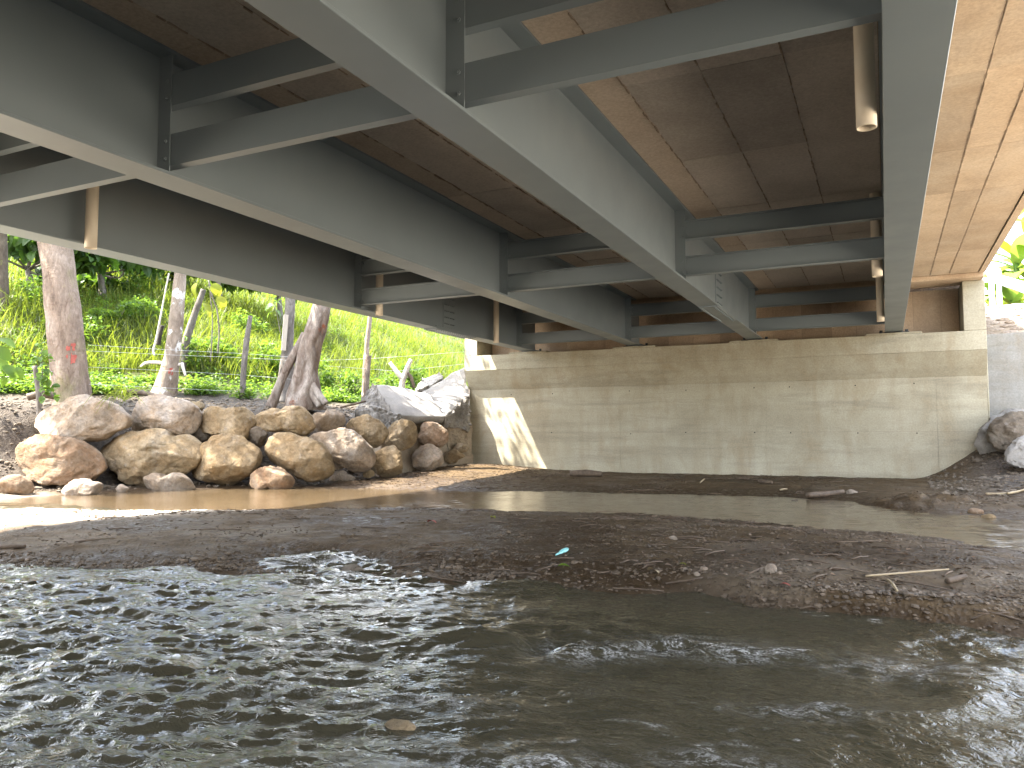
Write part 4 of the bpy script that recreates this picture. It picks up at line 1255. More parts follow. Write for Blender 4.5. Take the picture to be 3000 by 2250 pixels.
def tree(name, label, base, path, radii, crown_c, crown_r, per, leaf, bark, lmat, seed, group=None, cat='tree', big=False, limbs=True, flute=0.0, amp=0.07, nseg=20, nlen=44):
    t = thing(name, label, cat, base, group)
    V, F = trunk_tube(path, radii, nseg, seed, amp, flute, nlen)
    obj('trunk', V, F, bark, t, True)
    r_ = np.random.default_rng(seed)
    top = np.array(path[-1])
    if limbs and len(crown_c):
        mb = MB()
        for c in crown_c[:9]:
            c = np.array(c, float)
            mid = (top + c) / 2 + r_.normal(size=3) * 0.25
            st = np.array(path[-1]) * 0.75 + np.array(path[-2]) * 0.25 if len(path) > 1 else top
            v_, f_ = tube_arrays(resample([st, mid, c], 8), np.linspace(radii[-1] * 0.55, 0.02, 8), 6)
            mb.add(v_, f_)
        mb.build('limb', bark, t, True, fix=False)
    if len(crown_c):
        V, F, rn = crown_cards(crown_c, crown_r, per, leaf, r_, big)
        obj('crown', V, F, lmat, t, False, dict(rnd=rn))
    return t


def clusters(c, R, n, r_, flat=0.6, rad=(0.7, 1.2)):
    q = rdir(n, r_) * (r_.random(n) ** 0.33)[:, None] * R
    q[:, 2] *= flat
    return [np.array(c) + a for a in q], list(r_.uniform(*rad, n))


# ------------------------------------------------------------------ named trees on the bank
r_t = np.random.default_rng(5)
def w(x, y, D): return at(x, y, D)
D1 = 18.4
top1 = w(112, 480, D1)
cc, cr = clusters((-19.2, 9.6, 10.4), 3.3, 24, r_t, 0.5, (0.8, 1.3))
t1 = tree('thick_tree', 'thickest tree, pinkish flaky bark and red paint mark, behind the long whitish boulder', w(155, 880, D1),
     [w(158, 900, D1), w(156, 860, D1), w(148, 780, D1), w(140, 700, D1), w(131, 620, D1), w(122, 550, D1), top1, top1 + np.array([-0.15, 0, 0.9]), top1 + np.array([-0.7, -0.5, 3.4])],
     [0.52, 0.43, 0.385, 0.40, 0.365, 0.36, 0.37, 0.30, 0.22], cc, cr, 290, 0.26, MT['bark_red'], MT['leaf'], 101, 'trees on the bank', nseg=32, nlen=70, amp=0.05)
top2 = w(393, 560, 21.2)
cc, cr = clusters((-18.6, 13.2, 10.2), 2.3, 13, r_t, 0.5, (0.7, 1.1))
t2 = tree('blotched_tree', 'slim tree with white-blotched bark and a red mark, standing right of the dead white branch', w(362, 850, 21.2),
     [w(352, 862, 21.2), w(358, 835, 21.2), w(372, 770, 21.2), w(380, 700, 21.2), w(386, 630, 21.2), top2, top2 + np.array([-0.3, -0.3, 3.2])],
     [0.40, 0.30, 0.205, 0.185, 0.165, 0.155, 0.12], cc, cr, 230, 0.24, MT['bark_white'], MT['leaf'], 102, 'trees on the bank', nseg=24, nlen=50)
top3 = w(445, 600, 23.5)
tree('leaning_dead_tree', 'thin grey leaning dead trunk behind the white-blotched tree', w(395, 800, 23.5),
     [w(393, 800, 23.5), w(402, 735, 23.5), w(420, 680, 23.5), w(440, 625, 23.5)], [0.12, 0.115, 0.10, 0.085], [], [], 0, 0, MT['bark_grey'], MT['leaf'], 103, cat='dead trunk', nseg=12)
top4 = w(628, 640, 22.6)
cc, cr = clusters(top4 + np.array([-1.0, -0.3, 6.2]), 1.7, 8, r_t)
t4 = tree('plank_tree', 'slim grey tree with a pale plank nailed to it, just behind the gnarled stump', w(618, 860, 22.6),
     [w(612, 868, 22.6), w(617, 820, 22.6), w(622, 740, 22.6), top4, top4 + np.array([-0.2, 0, 4.0])], [0.34, 0.235, 0.155, 0.14, 0.11], cc, cr, 120, 0.22, MT['bark_grey'], MT['leaf'], 104, 'trees on the bank')
pp = [w(618, 680, 22.3), w(612, 757, 22.3)]
mbp = MB(); V, F = tube_arrays([pp[1], pp[0]], [0.085, 0.085], 4); mbp.add(V, F); mbp.build('plank', MT['plank'], t4)
# gnarled stump with two legs
gs = thing('gnarled_tree', 'gnarled twisted pale trunk with splayed legs and reddish streaks, above the two-lobed boulder', 'tree', w(650, 872, 20.6), 'trees on the bank')
V, F = trunk_tube([w(655, 885, 20.6), w(655, 850, 20.6), w(660, 800, 20.6), w(672, 740, 20.6), w(688, 690, 20.6), w(703, 630, 20.6), w(715, 560, 20.6), w(725, 430, 20.6)], [0.50, 0.42, 0.30, 0.265, 0.245, 0.215, 0.20, 0.15], 44, 105, 0.10, 0.30, 80)
obj('trunk', V, F, MT['bark_gnarl'], gs, True)
V, F = trunk_tube([w(585, 878, 20.4), w(600, 840, 20.4), w(618, 800, 20.4), w(638, 760, 20.5), w(658, 720, 20.6)], [0.14, 0.12, 0.105, 0.10, 0.09], 18, 106, 0.10, 0.22, 40)
obj('root_leg', V, F, MT['bark_gnarl'], gs, True)
topg = w(725, 430, 20.6)
cc, cr = clusters(topg + np.array([-0.9, -0.3, 4.0]), 1.7, 7, r_t)
V, F, rn = crown_cards(cc, cr, 120, 0.22, r_t)
obj('crown', V, F, MT['leaf'], gs, False, dict(rnd=rn))
for k, (x1, y1) in enumerate(((690, 878), (628, 874), (672, 884), (705, 872))):
    V, F = trunk_tube([w(x1, y1, 20.3), w(x1 * 0.6 + 660 * 0.4, y1 - 18, 20.35), w(660, 810, 20.5)], [0.07, 0.11, 0.12], 12, 110 + k, 0.1, 0.15, 20)
    obj('root', V, F, MT['bark_gnarl'], gs, True)
# far-left mossy trunk
cc, cr = clusters(w(-40, 380, 24) + np.array([-1.0, 0, 2.5]), 2.6, 10, r_t)
tree('mossy_tree', 'dark trunk with yellow-green moss cut by the left picture edge', w(6, 760, 24),
     [w(8, 770, 24), w(7, 700, 24), w(5, 600, 24), w(3, 480, 24), w(0, 380, 24)], [0.20, 0.17, 0.165, 0.155, 0.14], cc, cr, 130, 0.3, MT['bark_dark'], MT['leaf_dark'], 107, 'trees on the bank')
# thin tree right of the stump
cc, cr = clusters(w(802, 560, 25) + np.array([-0.6, 0.8, 3.0]), 1.5, 6, r_t)
tree('thin_tree', 'thin mottled tree beyond the upper boulders, nearest the rough concrete', w(790, 845, 24.5),
     [w(789, 860, 24.5), w(790, 790, 24.5), w(793, 740, 24.5), w(799, 690, 24.5), w(802, 560, 24.5)], [0.12, 0.10, 0.075, 0.07, 0.06], cc, cr, 100, 0.2, MT['bark_white'], MT['leaf'], 108, 'trees on the bank', nseg=12)


# fence post, wires
fp_base = w(524, 866, 21.6)
post = thing('wire_fence', 'barbed wire fence strung from the thick tree past a slim grey post to the abutment', 'fence', fp_base)
V, F = trunk_tube([w(523, 872, 21.6), w(526, 800, 21.6), w(532, 740, 21.6), w(541, 682, 21.6)], [0.085, 0.078, 0.08, 0.062], 14, 120, 0.06, 0.0, 30)
obj('post', V, F, MT['bark_grey'], post, True)
V, F = trunk_tube([w(85, 905, 17.2), w(83, 850, 17.2), w(75, 790, 17.2)], [0.055, 0.05, 0.045], 10, 121, 0.06, 0.0, 16)
obj('post', V, F, MT['bark_grey'], post, True)
wires = [[(-20, 858, 17), (132, 840, 18.2), (190, 836, 18.5)], [(190, 805, 18.5), (370, 816, 21), (530, 824, 21.6), (640, 832, 22.0)],
         [(190, 853, 18.5), (365, 861, 21), (524, 870, 21.6), (640, 880, 22.0)], [(190, 768, 18.6), (375, 777, 21), (535, 783, 21.6), (650, 790, 22.4), (800, 785, 24), (1003, 770, 26)],
         [(190, 890, 18.4), (360, 898, 21), (523, 906, 21.6)], [(700, 800, 22.5), (860, 812, 24), (1003, 796, 26)], [(860, 872, 24), (1003, 815, 26)]]
for k, ps in enumerate(wires):
    ps = [w(x, y - 60 if k in (1, 2, 4) else y - (40 if k == 0 else 10), D) for x, y, D in ps]
    V, F = tube_arrays(resample(ps, 26), np.full(26, 0.0042), 4)
    obj('wire', V, F, MT['wire'], post, True)

# dead wood etc. on the bank
def stick(name, label, pts, radii, mat, cat='branch', seed=0, nseg=8, group=None, amp=0.08, nlen=22, extra=None):
    V, F = trunk_tube(pts, radii, nseg, seed, amp, 0, nlen)
    if extra:
        mb = MB(); mb.add(V, F)
        for q, r2 in extra:
            v_, f_ = trunk_tube(q, r2, nseg, seed + 1, amp, 0, 14); mb.add(v_, f_)
        V, F = np.concatenate(mb.V), mb.F
    o = obj(name, V, F, mat, None, True)
    return tag(o, label, cat, group)

stick('dead_branch', 'bleached white crooked dead branch lying on the bare soil patch', [w(304, 792, 21.4), w(315, 783, 21.4), w(340, 783, 21.4), w(368, 786, 21.3), w(378, 789, 21.2), w(392, 787, 21.2)], [0.03, 0.045, 0.05, 0.05, 0.05, 0.045], MT['wood_dead'], seed=130,
      extra=[([w(393, 785, 21.2), w(396, 797, 21.1), w(401, 812, 21.0)], [0.05, 0.04, 0.03])])
stick('hanging_vine', 'pale bare liana hanging down beside the white-blotched tree', [w(365, 590, 22.2), w(355, 640, 22.2), w(346, 690, 22.2), w(336, 740, 22.2), w(330, 758, 22.1), w(334, 768, 22.0)], [0.018, 0.02, 0.024, 0.026, 0.028, 0.02], MT['wood_dead'], 'vine', 131)
stick('thin_vine', 'thin grey bare stem curving down behind the slim fence post', [w(450, 600, 23), w(458, 640, 23), w(470, 670, 23), w(474, 720, 23), w(470, 765, 23)], [0.02, 0.022, 0.024, 0.025, 0.022], MT['bark_grey'], 'vine', 132)
stick('charred_stump', 'short charred black stump between the liana and the white-blotched tree', [w(366, 760, 22.8), w(370, 720, 22.8), w(372, 672, 22.8)], [0.10, 0.085, 0.06], MT['wood_dark'], 'stump', 133)
stick('charred_snag', 'small charred snag left of the taller charred stump', [w(342, 745, 23.2), w(346, 720, 23.2), w(351, 703, 23.2)], [0.07, 0.06, 0.05], MT['wood_dark'], 'stump', 134)
fkD = 24.3
stick('forked_stump', 'forked dead stump with two arms standing above the concrete slabs', [w(862, 880, fkD), w(866, 850, fkD), w(871, 815, fkD)], [0.12, 0.10, 0.085], MT['wood_dead'], 'stump', 135, 12,
      extra=[([w(870, 822, fkD), w(878, 800, fkD), w(888, 776, fkD)], [0.085, 0.08, 0.065]), ([w(871, 820, fkD), w(858, 805, fkD), w(842, 783, fkD)], [0.085, 0.075, 0.05])])
stick('leaning_snag', 'short dark dead branch leaning against the foot of the forked stump', [w(895, 838, fkD), w(888, 815, fkD), w(876, 800, fkD)], [0.05, 0.06, 0.05], MT['wood_brown'], 'branch', 136)
stick('fence_stump', 'weathered short fence post standing just left of the concrete slabs', [w(790, 880, 22.8), w(792, 820, 22.8), w(797, 768, 22.8)], [0.09, 0.085, 0.075], MT['bark_gnarl'], 'fence post', 137, 12)
for k, (pts, rd, lab) in enumerate([
    ([w(520, 876, 21.0), w(545, 874, 20.9), w(572, 877, 20.8)], [0.06, 0.06, 0.045], 'grey log lying at the foot of the slim fence post'),
    ([w(275, 845, 19.2), w(305, 848, 19.2), w(345, 856, 19.0)], [0.07, 0.07, 0.05], 'brown log on the soil between the thick tree and the white-blotched tree'),
    ([w(60, 858, 17.2), w(90, 850, 17.3), w(118, 858, 17.4)], [0.08, 0.08, 0.06], 'dark log end beside the foot of the thick tree'),
    ([w(735, 880, 20.5), w(765, 873, 20.6), w(790, 866, 20.7)], [0.03, 0.035, 0.03], 'thin dark branch on the gravel right of the gnarled stump')]):
    stick('log', lab, pts, rd, MT['wood_brown' if k else 'bark_grey'], 'log', 140 + k, 10, 'logs lying on the bank')

# ------------------------------------------------------------------ grass and ground cover (stuff)
def blades(P, Hh, r_, width=0.012, bend=0.5, nseg=3):
    n = len(P)
    a = r_.uniform(0, 2 * math.pi, n)
    d_ = np.stack([np.cos(a), np.sin(a), np.zeros(n)], -1)
    s_ = np.stack([-np.sin(a + r_.normal(0, 0.6, n)), np.cos(a), np.zeros(n)], -1)
    b = bend * r_.uniform(0.3, 1.5, n)
    V = []
    for k in range(nseg + 1):
        t = k / nseg
        c = P + d_ * (Hh * b * t * t)[:, None] + np.array([0, 0, 1.0]) * (Hh * (t - 0.42 * b * t * t * t))[:, None]
        wd = (width * (1 - t) ** 0.7 * Hh ** 0.5)
        if k < nseg:
            V += [c + s_ * wd[:, None], c - s_ * wd[:, None]]
        else:
            V += [c]
    V = np.stack(V, 1); m = V.shape[1]
    base = np.arange(n)[:, None] * m
    Fq = np.concatenate([base + np.array([[2 * k, 2 * k + 1, 2 * k + 3, 2 * k + 2]]) for k in range(nseg - 1)]).astype(np.int32)
    Ft = (base + np.array([[2 * nseg - 2, 2 * nseg - 1, 2 * nseg]])).astype(np.int32)
    return V.reshape(-1, 3), [Fq, Ft], np.repeat(np.clip(r_.normal(0.5, 0.27, n), 0, 1), m)


def scatter_hill(n, s0, s1, r_, clump_seed, thr=-0.3, xpix=(-60, 1030)):
    """random points on the left hillside, kept where a noise field allows, thinned to the part the view covers"""
    out = []
    tot = 0
    while tot < n:
        xd = r_.uniform(xpix[0], xpix[1], n * 3); D = r_.uniform(17, 84, n * 3)
        rays = np.stack([(xd * 3000 / 2212 - 1500) / 2256, np.zeros_like(xd)], -1)
        P = D[:, None] * FORW[None, :] + (rays[:, 0] * D)[:, None] * RIGHT[None, :]
        s = bank_s(P[:, 0], P[:, 1])
        f = n2(P[:, 0], P[:, 1], 1.4, 3, clump_seed)
        ok = (s > s0) & (s < s1) & (f > thr) & ~((P[:, 1] > 21.3) & (P[:, 0] > -11.7))
        ok &= r_.random(len(D)) < (20.0 / D) ** 0.6
        out.append(P[ok]); tot += ok.sum()
    P = np.concatenate(out)[:n]
    P[:, 2] = terrain(P[:, 0], P[:, 1], False)
    return P


r_g = np.random.default_rng(31)
P = scatter_hill(62000, 6.0, 62, r_g, 201, -0.6)
Hh = r_g.uniform(0.45, 1.25, len(P)) * (0.75 + 0.5 * (n2(P[:, 0], P[:, 1], 2.2, 2, 203) + 0.3))
Hh = np.clip(Hh, 0.25, 1.6)
V, F, rn = blades(P, Hh, r_g, 0.017, 0.62)
rn = np.clip(rn + np.repeat(0.55 * n2(P[:, 0], P[:, 1], 2.6, 3, 209), len(rn) // len(P)), 0, 1)
o = obj('grass', V, F, MT['grass'], None, False, dict(rnd=rn)); tag(o, 'tall sunlit yellow-green grass covering the hillside', kind='stuff')
# leafy ground cover
P = scatter_hill(5200, 4.3, 30, r_g, 205, -0.2)
r_c = r_g.uniform(0.18, 0.5, len(P))
n_l = 13
Pc = np.repeat(P, n_l, 0); rc = np.repeat(r_c, n_l)
q = rdir(len(Pc), r_g) * (r_g.random(len(Pc)) ** 0.4)[:, None] * rc[:, None]; q[:, 2] = np.abs(q[:, 2]) * 1.1
Dn = rdir(len(Pc), r_g); Dn[:, 2] *= 0.4; Nn = rdir(len(Pc), r_g) * 0.5 + UP
Ll = r_g.uniform(0.07, 0.17, len(Pc))
V, F = leaf_cards(Pc + q, Dn, Nn, Ll, Ll * 0.62)
rn = np.repeat(np.clip(r_g.normal(0.5, 0.25, len(Pc)), 0, 1), 4)
o = obj('ground_cover', V, F, MT['leaf_bush'], None, False, dict(rnd=rn)); tag(o, 'leafy green undergrowth along the foot of the hillside', kind='stuff')
P = scatter_hill(1300, 3.7, 5.4, r_g, 207, -0.05)
n_l = 16
Pc = np.repeat(P, n_l, 0)
q = rdir(len(Pc), r_g) * (r_g.random(len(Pc)) ** 0.4)[:, None] * 0.22; q[:, 2] = np.abs(q[:, 2]) * 1.2
Dn = rdir(len(Pc), r_g); Dn[:, 2] *= 0.4; Nn = rdir(len(Pc), r_g) * 0.5 + UP
Ll = r_g.uniform(0.06, 0.14, len(Pc))
V, F = leaf_cards(Pc + q, Dn, Nn, Ll, Ll * 0.65)
o = obj('weeds', V, F, MT['leaf_bush'], None, False, dict(rnd=np.repeat(np.clip(r_g.normal(0.45, 0.25, len(Pc)), 0, 1), 4))); tag(o, 'low weeds on the gravelly bank top by the trunks', kind='stuff')

# shrubs on the hillside, each a thing
shrub_spots = [(250, 700, 26, 'rounded green shrub right of the thick tree'), (300, 650, 30, 'bright shrub high on the slope between the thick and the blotched tree'),
               (60, 700, 25, 'leafy shrub between the mossy trunk and the thick tree'), (470, 760, 25, 'dark green shrub behind the slim fence post'),
               (570, 780, 26, 'green shrub between the fence post and the plank tree'), (760, 800, 27, 'low shrub between the gnarled stump and the thin tree'),
               (960, 760, 29, 'dense shrub beside the abutment corner'), (880, 740, 32, 'light green shrub above the forked stump'), (690, 790, 27, 'shrub peeping out right behind the gnarled trunk'), (160, 730, 24, 'dense dark shrub hidden partly by the thick tree'), (420, 800, 24, 'shrub at the foot of the leaning dead trunk'), (830, 790, 28, 'leafy shrub behind the short weathered fence post'), (310, 730, 27, 'wide shrub just left of the hanging liana'), (540, 700, 31, 'tall shrub above the slim fence post')]
for k, (x, y, D, lab) in enumerate(shrub_spots):
    p = w(x, y, D); z = tz(p[0], p[1]); base = np.array([p[0], p[1], z])
    t = thing('shrub', lab, 'shrub', base, 'shrubs on the hillside')
    r_ = np.random.default_rng(300 + k)
    cs, rs = clusters(base + np.array([0, 0, 0.55]), 0.65, 9, r_, 0.7, (0.25, 0.45))
    V, F, rn = crown_cards(cs, rs, 70, 0.15, r_, droop=0.1)
    obj('foliage', V, F, MT['leaf_bush'], t, False, dict(rnd=rn))
    mb = MB()
    for c in cs[:5]:
        v_, f_ = tube_arrays(resample([base, (base + c) / 2 + r_.normal(size=3) * 0.05, c], 6), np.linspace(0.025, 0.008, 6), 5); mb.add(v_, f_)
    mb.build('stem', MT['bark_grey'], t, True, fix=False)

# broad-leaved trees up the hill (dark big leaves at the top left)
bl = [(60, 600, 27, 2.0, 'broad-leaved tree with big dark hanging leaves between the mossy and the thick trunk'), (215, 610, 29, 1.9, 'broad-leaved tree with big glossy leaves right of the thick trunk'),
      (290, 600, 34, 2.2, 'dark broad-leaved tree higher up the hill behind the hanging liana'), (470, 615, 33, 1.8, 'yellowish broad-leaved tree behind the leaning dead trunk'),
      (600, 640, 36, 1.8, 'broad-leaved sapling group up the slope behind the plank tree')]
for k, (x, y, D, R, lab) in enumerate(bl):
    c = w(x, y - 25, D); z = tz(c[0], c[1])
    r_ = np.random.default_rng(330 + k)
    cs, rs = clusters(c + np.array([0, 0, R * 0.35]), R, 10, r_, 0.62, (0.5, 0.9))
    tree('broad_leaved_tree', lab, (c[0], c[1], z), [np.array([c[0] + 0.3, c[1], z - 0.1]), np.array([c[0] + 0.15, c[1], (z + c[2]) / 2]), c], [0.16, 0.12, 0.08], cs, rs, 85, 0.50, MT['bark_grey'], MT['leaf_dark'] if k < 3 else MT['leaf_bush'], 340 + k, 'broad-leaved trees up the hill', big=True, nseg=10, nlen=16)

# young plant at the left edge, vine on small post, grass tuft over the boulder
def leafy_plant(name, label, base, leaves, mat, lmat, cat='plant', seed=0, stems=None):
    t = thing(name, label, cat, base)
    r_ = np.random.default_rng(seed)
    n = len(leaves)
    P = np.array([l[0] for l in leaves]); Dn = np.array([l[1] for l in leaves], float); Nn = np.tile(UP - 0.5 * FORW, (n, 1)) + r_.normal(size=(n, 3)) * 0.25
    L = np.array([l[2] for l in leaves]); W = L * np.array([l[3] if len(l) > 3 else 0.7 for l in leaves])
    for i in range(n):
        V, F = big_leaf(P[i:i + 1], Dn[i:i + 1], Nn[i:i + 1], L[i:i + 1], W[i:i + 1], 6)
        obj('leaf', V, F, lmat, t, True, dict(rnd=np.full(len(V), r_.uniform(0.2, 0.9))))
    mb = MB()
    for q, r2 in (stems or []):
        v_, f_ = tube_arrays(resample(q, 12), np.linspace(r2[0], r2[1], 12), 6); mb.add(v_, f_)
    if stems: mb.build('stem', mat, t, True, fix=False)
    return t

pD = 15.6
R_, F_, U_ = RIGHT, FORW, UP
leafy_plant('sapling', 'young plant with large light green leaves at the left picture edge above the gravel', w(-5, 870, pD),
            [(w(-10, 735, pD), R_ * 0.9 - U_ * 0.1, 0.40), (w(-12, 752, pD), R_ * 0.8 - U_ * 0.5, 0.38), (w(-5, 775, pD), R_ * 0.5 - U_ * 0.6, 0.33), (w(-8, 800, pD), R_ * 0.9 - U_ * 0.1, 0.36), (w(8, 790, pD), R_ * 0.7 - U_ * 0.6, 0.34), (w(38, 793, pD), R_ * 0.3 - U_ * 0.9, 0.24), (w(-14, 720, pD), -R_ * 0.4 + U_ * 0.4, 0.35), (w(5, 812, pD), R_ * 0.2 - U_ * 0.9, 0.22)],
            MT['bark_grey'], MT['leaf_bush'], seed=401, stems=[([w(-6, 880, pD), w(-3, 820, pD), w(-10, 725, pD)], (0.02, 0.012))])
lv = []
r_ = np.random.default_rng(402)
for k in range(46):
    y = 735 + 130 * r_.random() ** 0.8
    lv.append((w(95 + r_.normal(0, 12) + (y - 800) * 0.12, y, 17.0), R_ * r_.normal(0.2, 0.8) + U_ * r_.normal(-0.1, 0.6) - F_ * 0.4, r_.uniform(0.10, 0.19), 0.75))
leafy_plant('climbing_vine', 'bushy light green climber around the small post left of the thick tree', w(92, 880, 17.0), lv, MT['bark_grey'], MT['leaf_bush'], 'climber', 403, [([w(88, 880, 17.0), w(92, 820, 17.0), w(90, 750, 17.0)], (0.012, 0.008))])
# yellow broad leaves behind the leaning trunk
lv = [(w(462, 612, 22.5), R_ * 0.3 - U_ * 0.8, 0.42, 0.8), (w(448, 620, 22.5), R_ * 0.6 - U_ * 0.4, 0.38, 0.8), (w(440, 655, 22.4), R_ * 0.5 - U_ * 0.7, 0.42, 0.8), (w(472, 640, 22.4), R_ * 0.4 - U_ * 0.8, 0.40, 0.8), (w(425, 612, 22.6), -R_ * 0.2 - U_ * 0.7, 0.4, 0.75), (w(455, 590, 22.6), R_ * 0.8 + U_ * 0.1, 0.45, 0.8)]
leafy_plant('yellow_leaved_plant', 'plant with big yellow backlit leaves beside the leaning dead trunk', w(455, 780, 22.5), lv, MT['bark_grey'], MT['leaf_yellow'], seed=404, stems=[([w(455, 780, 22.5), w(460, 690, 22.5), w(450, 600, 22.5)], (0.02, 0.01))])
lv = [(w(588, 650, 23.5), R_ * 0.9 - U_ * 0.2, 0.30, 0.8), (w(592, 660, 23.5), -R_ * 0.9 - U_ * 0.2, 0.32, 0.8), (w(590, 672, 23.5), -R_ * 0.7 - U_ * 0.5, 0.28, 0.8), (w(594, 670, 23.5), R_ * 0.7 - U_ * 0.5, 0.26, 0.8), (w(600, 650, 23.5), R_ * 0.6 + U_ * 0.2, 0.3, 0.8)]
leafy_plant('broad_leaf_sapling', 'slender sapling with a few round green leaves left of the plank tree', w(615, 780, 23.4), lv, MT['bark_grey'], MT['leaf_bush'], seed=405, stems=[([w(617, 785, 23.4), w(606, 720, 23.4), w(592, 648, 23.5)], (0.016, 0.008))])
tf = thing('grass_tuft', 'tuft of long pale grass hanging over the gap beside the long whitish boulder', 'grass tuft', w(270, 868, 16.4))
tb = MB()
r_ = np.random.default_rng(406)
for k in range(34):
    b0 = w(268 + r_.normal(0, 9), 862 + r_.normal(0, 4), 16.35 + r_.normal(0, 0.1))
    dx = r_.normal(0.1, 0.35); hh = r_.uniform(0.08, 0.32)
    e = b0 + R_ * dx * 0.9 + U_ * (hh - 0.55 * r_.random()) - F_ * 0.25
    m_ = b0 + R_ * dx * 0.45 + U_ * hh - F_ * 0.12
    pts = resample([b0, m_, e], 9)
    sd = np.cross(pts[-1] - pts[0], FORW); sd = sd / (np.linalg.norm(sd) + 1e-6) * 0.011
    V = np.concatenate([pts + sd * (1 - np.linspace(0, 1, 9)[:, None] ** 2), pts - sd * (1 - np.linspace(0, 1, 9)[:, None] ** 2)])
    tb.add(V, [(i, i + 1, 9 + i + 1, 9 + i) for i in range(8)])
V = np.concatenate(tb.V)
obj('blades', V, tb.F, MT['grass'], tf, True, dict(rnd=np.clip(rng.normal(0.75, 0.1, len(V)), 0, 1)))

# banana plants at the right, behind the guard rail
for k, (x, y, D, lab) in enumerate([(2195, 560, 31, 'banana plant with broad bright leaves right behind the guard rail'), (2235, 480, 34, 'taller banana plant reaching up beside the deck edge'), (2150, 640, 33, 'banana clump half hidden behind the abutment cheek'), (2185, 640, 29, 'low banana plant under the guard rail beam'), (2215, 600, 36, 'banana plant furthest back, with yellowing leaves')]):
    c = w(x, y, D); r_ = np.random.default_rng(420 + k)
    base = np.array([c[0], c[1], max(tz(c[0], c[1]), 2.0)])
    t = thing('banana_plant', lab, 'banana plant', base, 'banana plants beyond the guard rail')
    V, F = tube_arrays(resample([base, base + UP * 1.2, c], 10), np.linspace(0.16, 0.09, 10), 10)
    obj('stem', V, F, MT['banana'], t, True, dict(rnd=np.full(len(V), 0.2)))
    for j in range(13):
        a = r_.uniform(0, 2 * math.pi)
        dn = np.array([math.cos(a), math.sin(a), r_.uniform(-0.1, 0.9)])
        nn = UP + np.array([math.cos(a), math.sin(a), 0]) * -0.4
        L = r_.uniform(1.3, 2.2)
        V, F = big_leaf((c + UP * r_.uniform(-0.9, 0.6))[None], dn[None], nn[None], np.array([L]), np.array([L * 0.33]), 9)
        obj('leaf', V, F, MT['banana'] if r_.random() < 0.85 else MT['leaf_yellow'], t, True, dict(rnd=np.full(len(V), r_.uniform(0.1, 1))))
# trees on the right bank, beyond the frame edge and behind the guard rail
for k, (X, Y, lab) in enumerate([(9.5, 38.0, 'leafy tree behind the banana plants'), (6.2, 41.0, 'second leafy tree behind the banana plants, nearest the deck edge'), (15.0, 27.0, 'leafy tree on the outer bank beyond the wing wall')]):
    z = tz(X, Y); r_ = np.random.default_rng(440 + k)
    cs, rs = clusters((X, Y, z + 3.6), 2.9, 18, r_, 0.9, (0.8, 1.3))
    tree('leafy_tree', lab, (X, Y, z), [np.array([X, Y, z - 0.2]), np.array([X + 0.1, Y, z + 1.6]), np.array([X, Y, z + 3.2])], [0.22, 0.18, 0.12], cs, rs, 110, 0.3, MT['bark_grey'], MT['leaf'], 450 + k, 'trees on the outer bank', nseg=12, nlen=16)

# ------------------------------------------------------------------ gravel, litter and debris
def scatter_xy(n, r_, xr, yr, fn):
    out = []; tot = 0
    while tot < n:
        X = r_.uniform(*xr, n * 2); Y = r_.uniform(*yr, n * 2)
        p = fn(X, Y)
        ok = r_.random(len(X)) < p
        out.append(np.stack([X[ok], Y[ok]], -1)); tot += ok.sum()
    return np.concatenate(out)[:n]


def bar_mask(X, Y):
    z = terrain(X, Y, False)
    s = bank_s(X, Y)
    dn = Y - np.interp(X, YSH[:, 0], YSH[:, 1])
    g = smooth(-0.05, 0.3, n2(X, Y, 1.2, 3, 501)) + 0.9 * np.exp(-((dn - 0.25) / 0.28) ** 2) + 0.10
    return np.where((z > WATER_Z - 0.01) & (z < -0.9) & (s < 0.2), np.clip(g, 0, 1), 0)


def stones_np(P, size, r_, sub=1, flat=0.6):
    V0, F0 = ico(sub)
    n = len(P); m = len(V0)
    sc3 = np.stack([size * r_.uniform(0.7, 1.4, n), size * r_.uniform(0.7, 1.3, n), size * flat * r_.uniform(0.6, 1.2, n)], -1)
    a = r_.uniform(0, 2 * math.pi, n); ca, sa = np.cos(a), np.sin(a)
    jit = 1 + 0.35 * r_.normal(size=(n, m)) * 0.5
    L = V0[None] * jit[..., None] * sc3[:, None, :]
    X = L[..., 0] * ca[:, None] - L[..., 1] * sa[:, None]; Y = L[..., 0] * sa[:, None] + L[..., 1] * ca[:, None]
    V = np.stack([X, Y, L[..., 2]], -1) + P[:, None, :]
    F = (F0[None] + (np.arange(n) * m)[:, None, None]).reshape(-1, 3).astype(np.int32)
    return V.reshape(-1, 3), F


r_s = np.random.default_rng(61)
xy = scatter_xy(9500, r_s, (-13, 2.6), (4.3, 11.4), bar_mask)
size = np.clip(r_s.lognormal(-4.85, 0.5, len(xy)), 0.004, 0.035)
P = np.concatenate([xy, (terrain(xy[:, 0], xy[:, 1]) + size * 0.15)[:, None]], 1)
V, F = stones_np(P, size, r_s)
o = obj('gravel', V, F, MT['gravel'], None, False); tag(o, 'small dark gravel scattered over the muddy bar', kind='stuff')
def rim_mask(X, Y):
    z = terrain(X, Y, False)
    dn = Y - np.interp(X, YSH[:, 0], YSH[:, 1])
    g = np.exp(-((dn - 0.12) / 0.22) ** 2) * (0.25 + 0.75 * smooth(-0.1, 0.25, n2(X, Y, 0.8, 2, 507)))
    return np.where((z > WATER_Z - 0.06), g, 0)
xy = scatter_xy(2600, r_s, (-11, 2.0), (3.4, 6.8), rim_mask)
size = np.clip(r_s.lognormal(-4.45, 0.5, len(xy)), 0.006, 0.045)
P = np.concatenate([xy, (terrain(xy[:, 0], xy[:, 1]) + size * 0.1)[:, None]], 1)
V, F = stones_np(P, size, r_s)
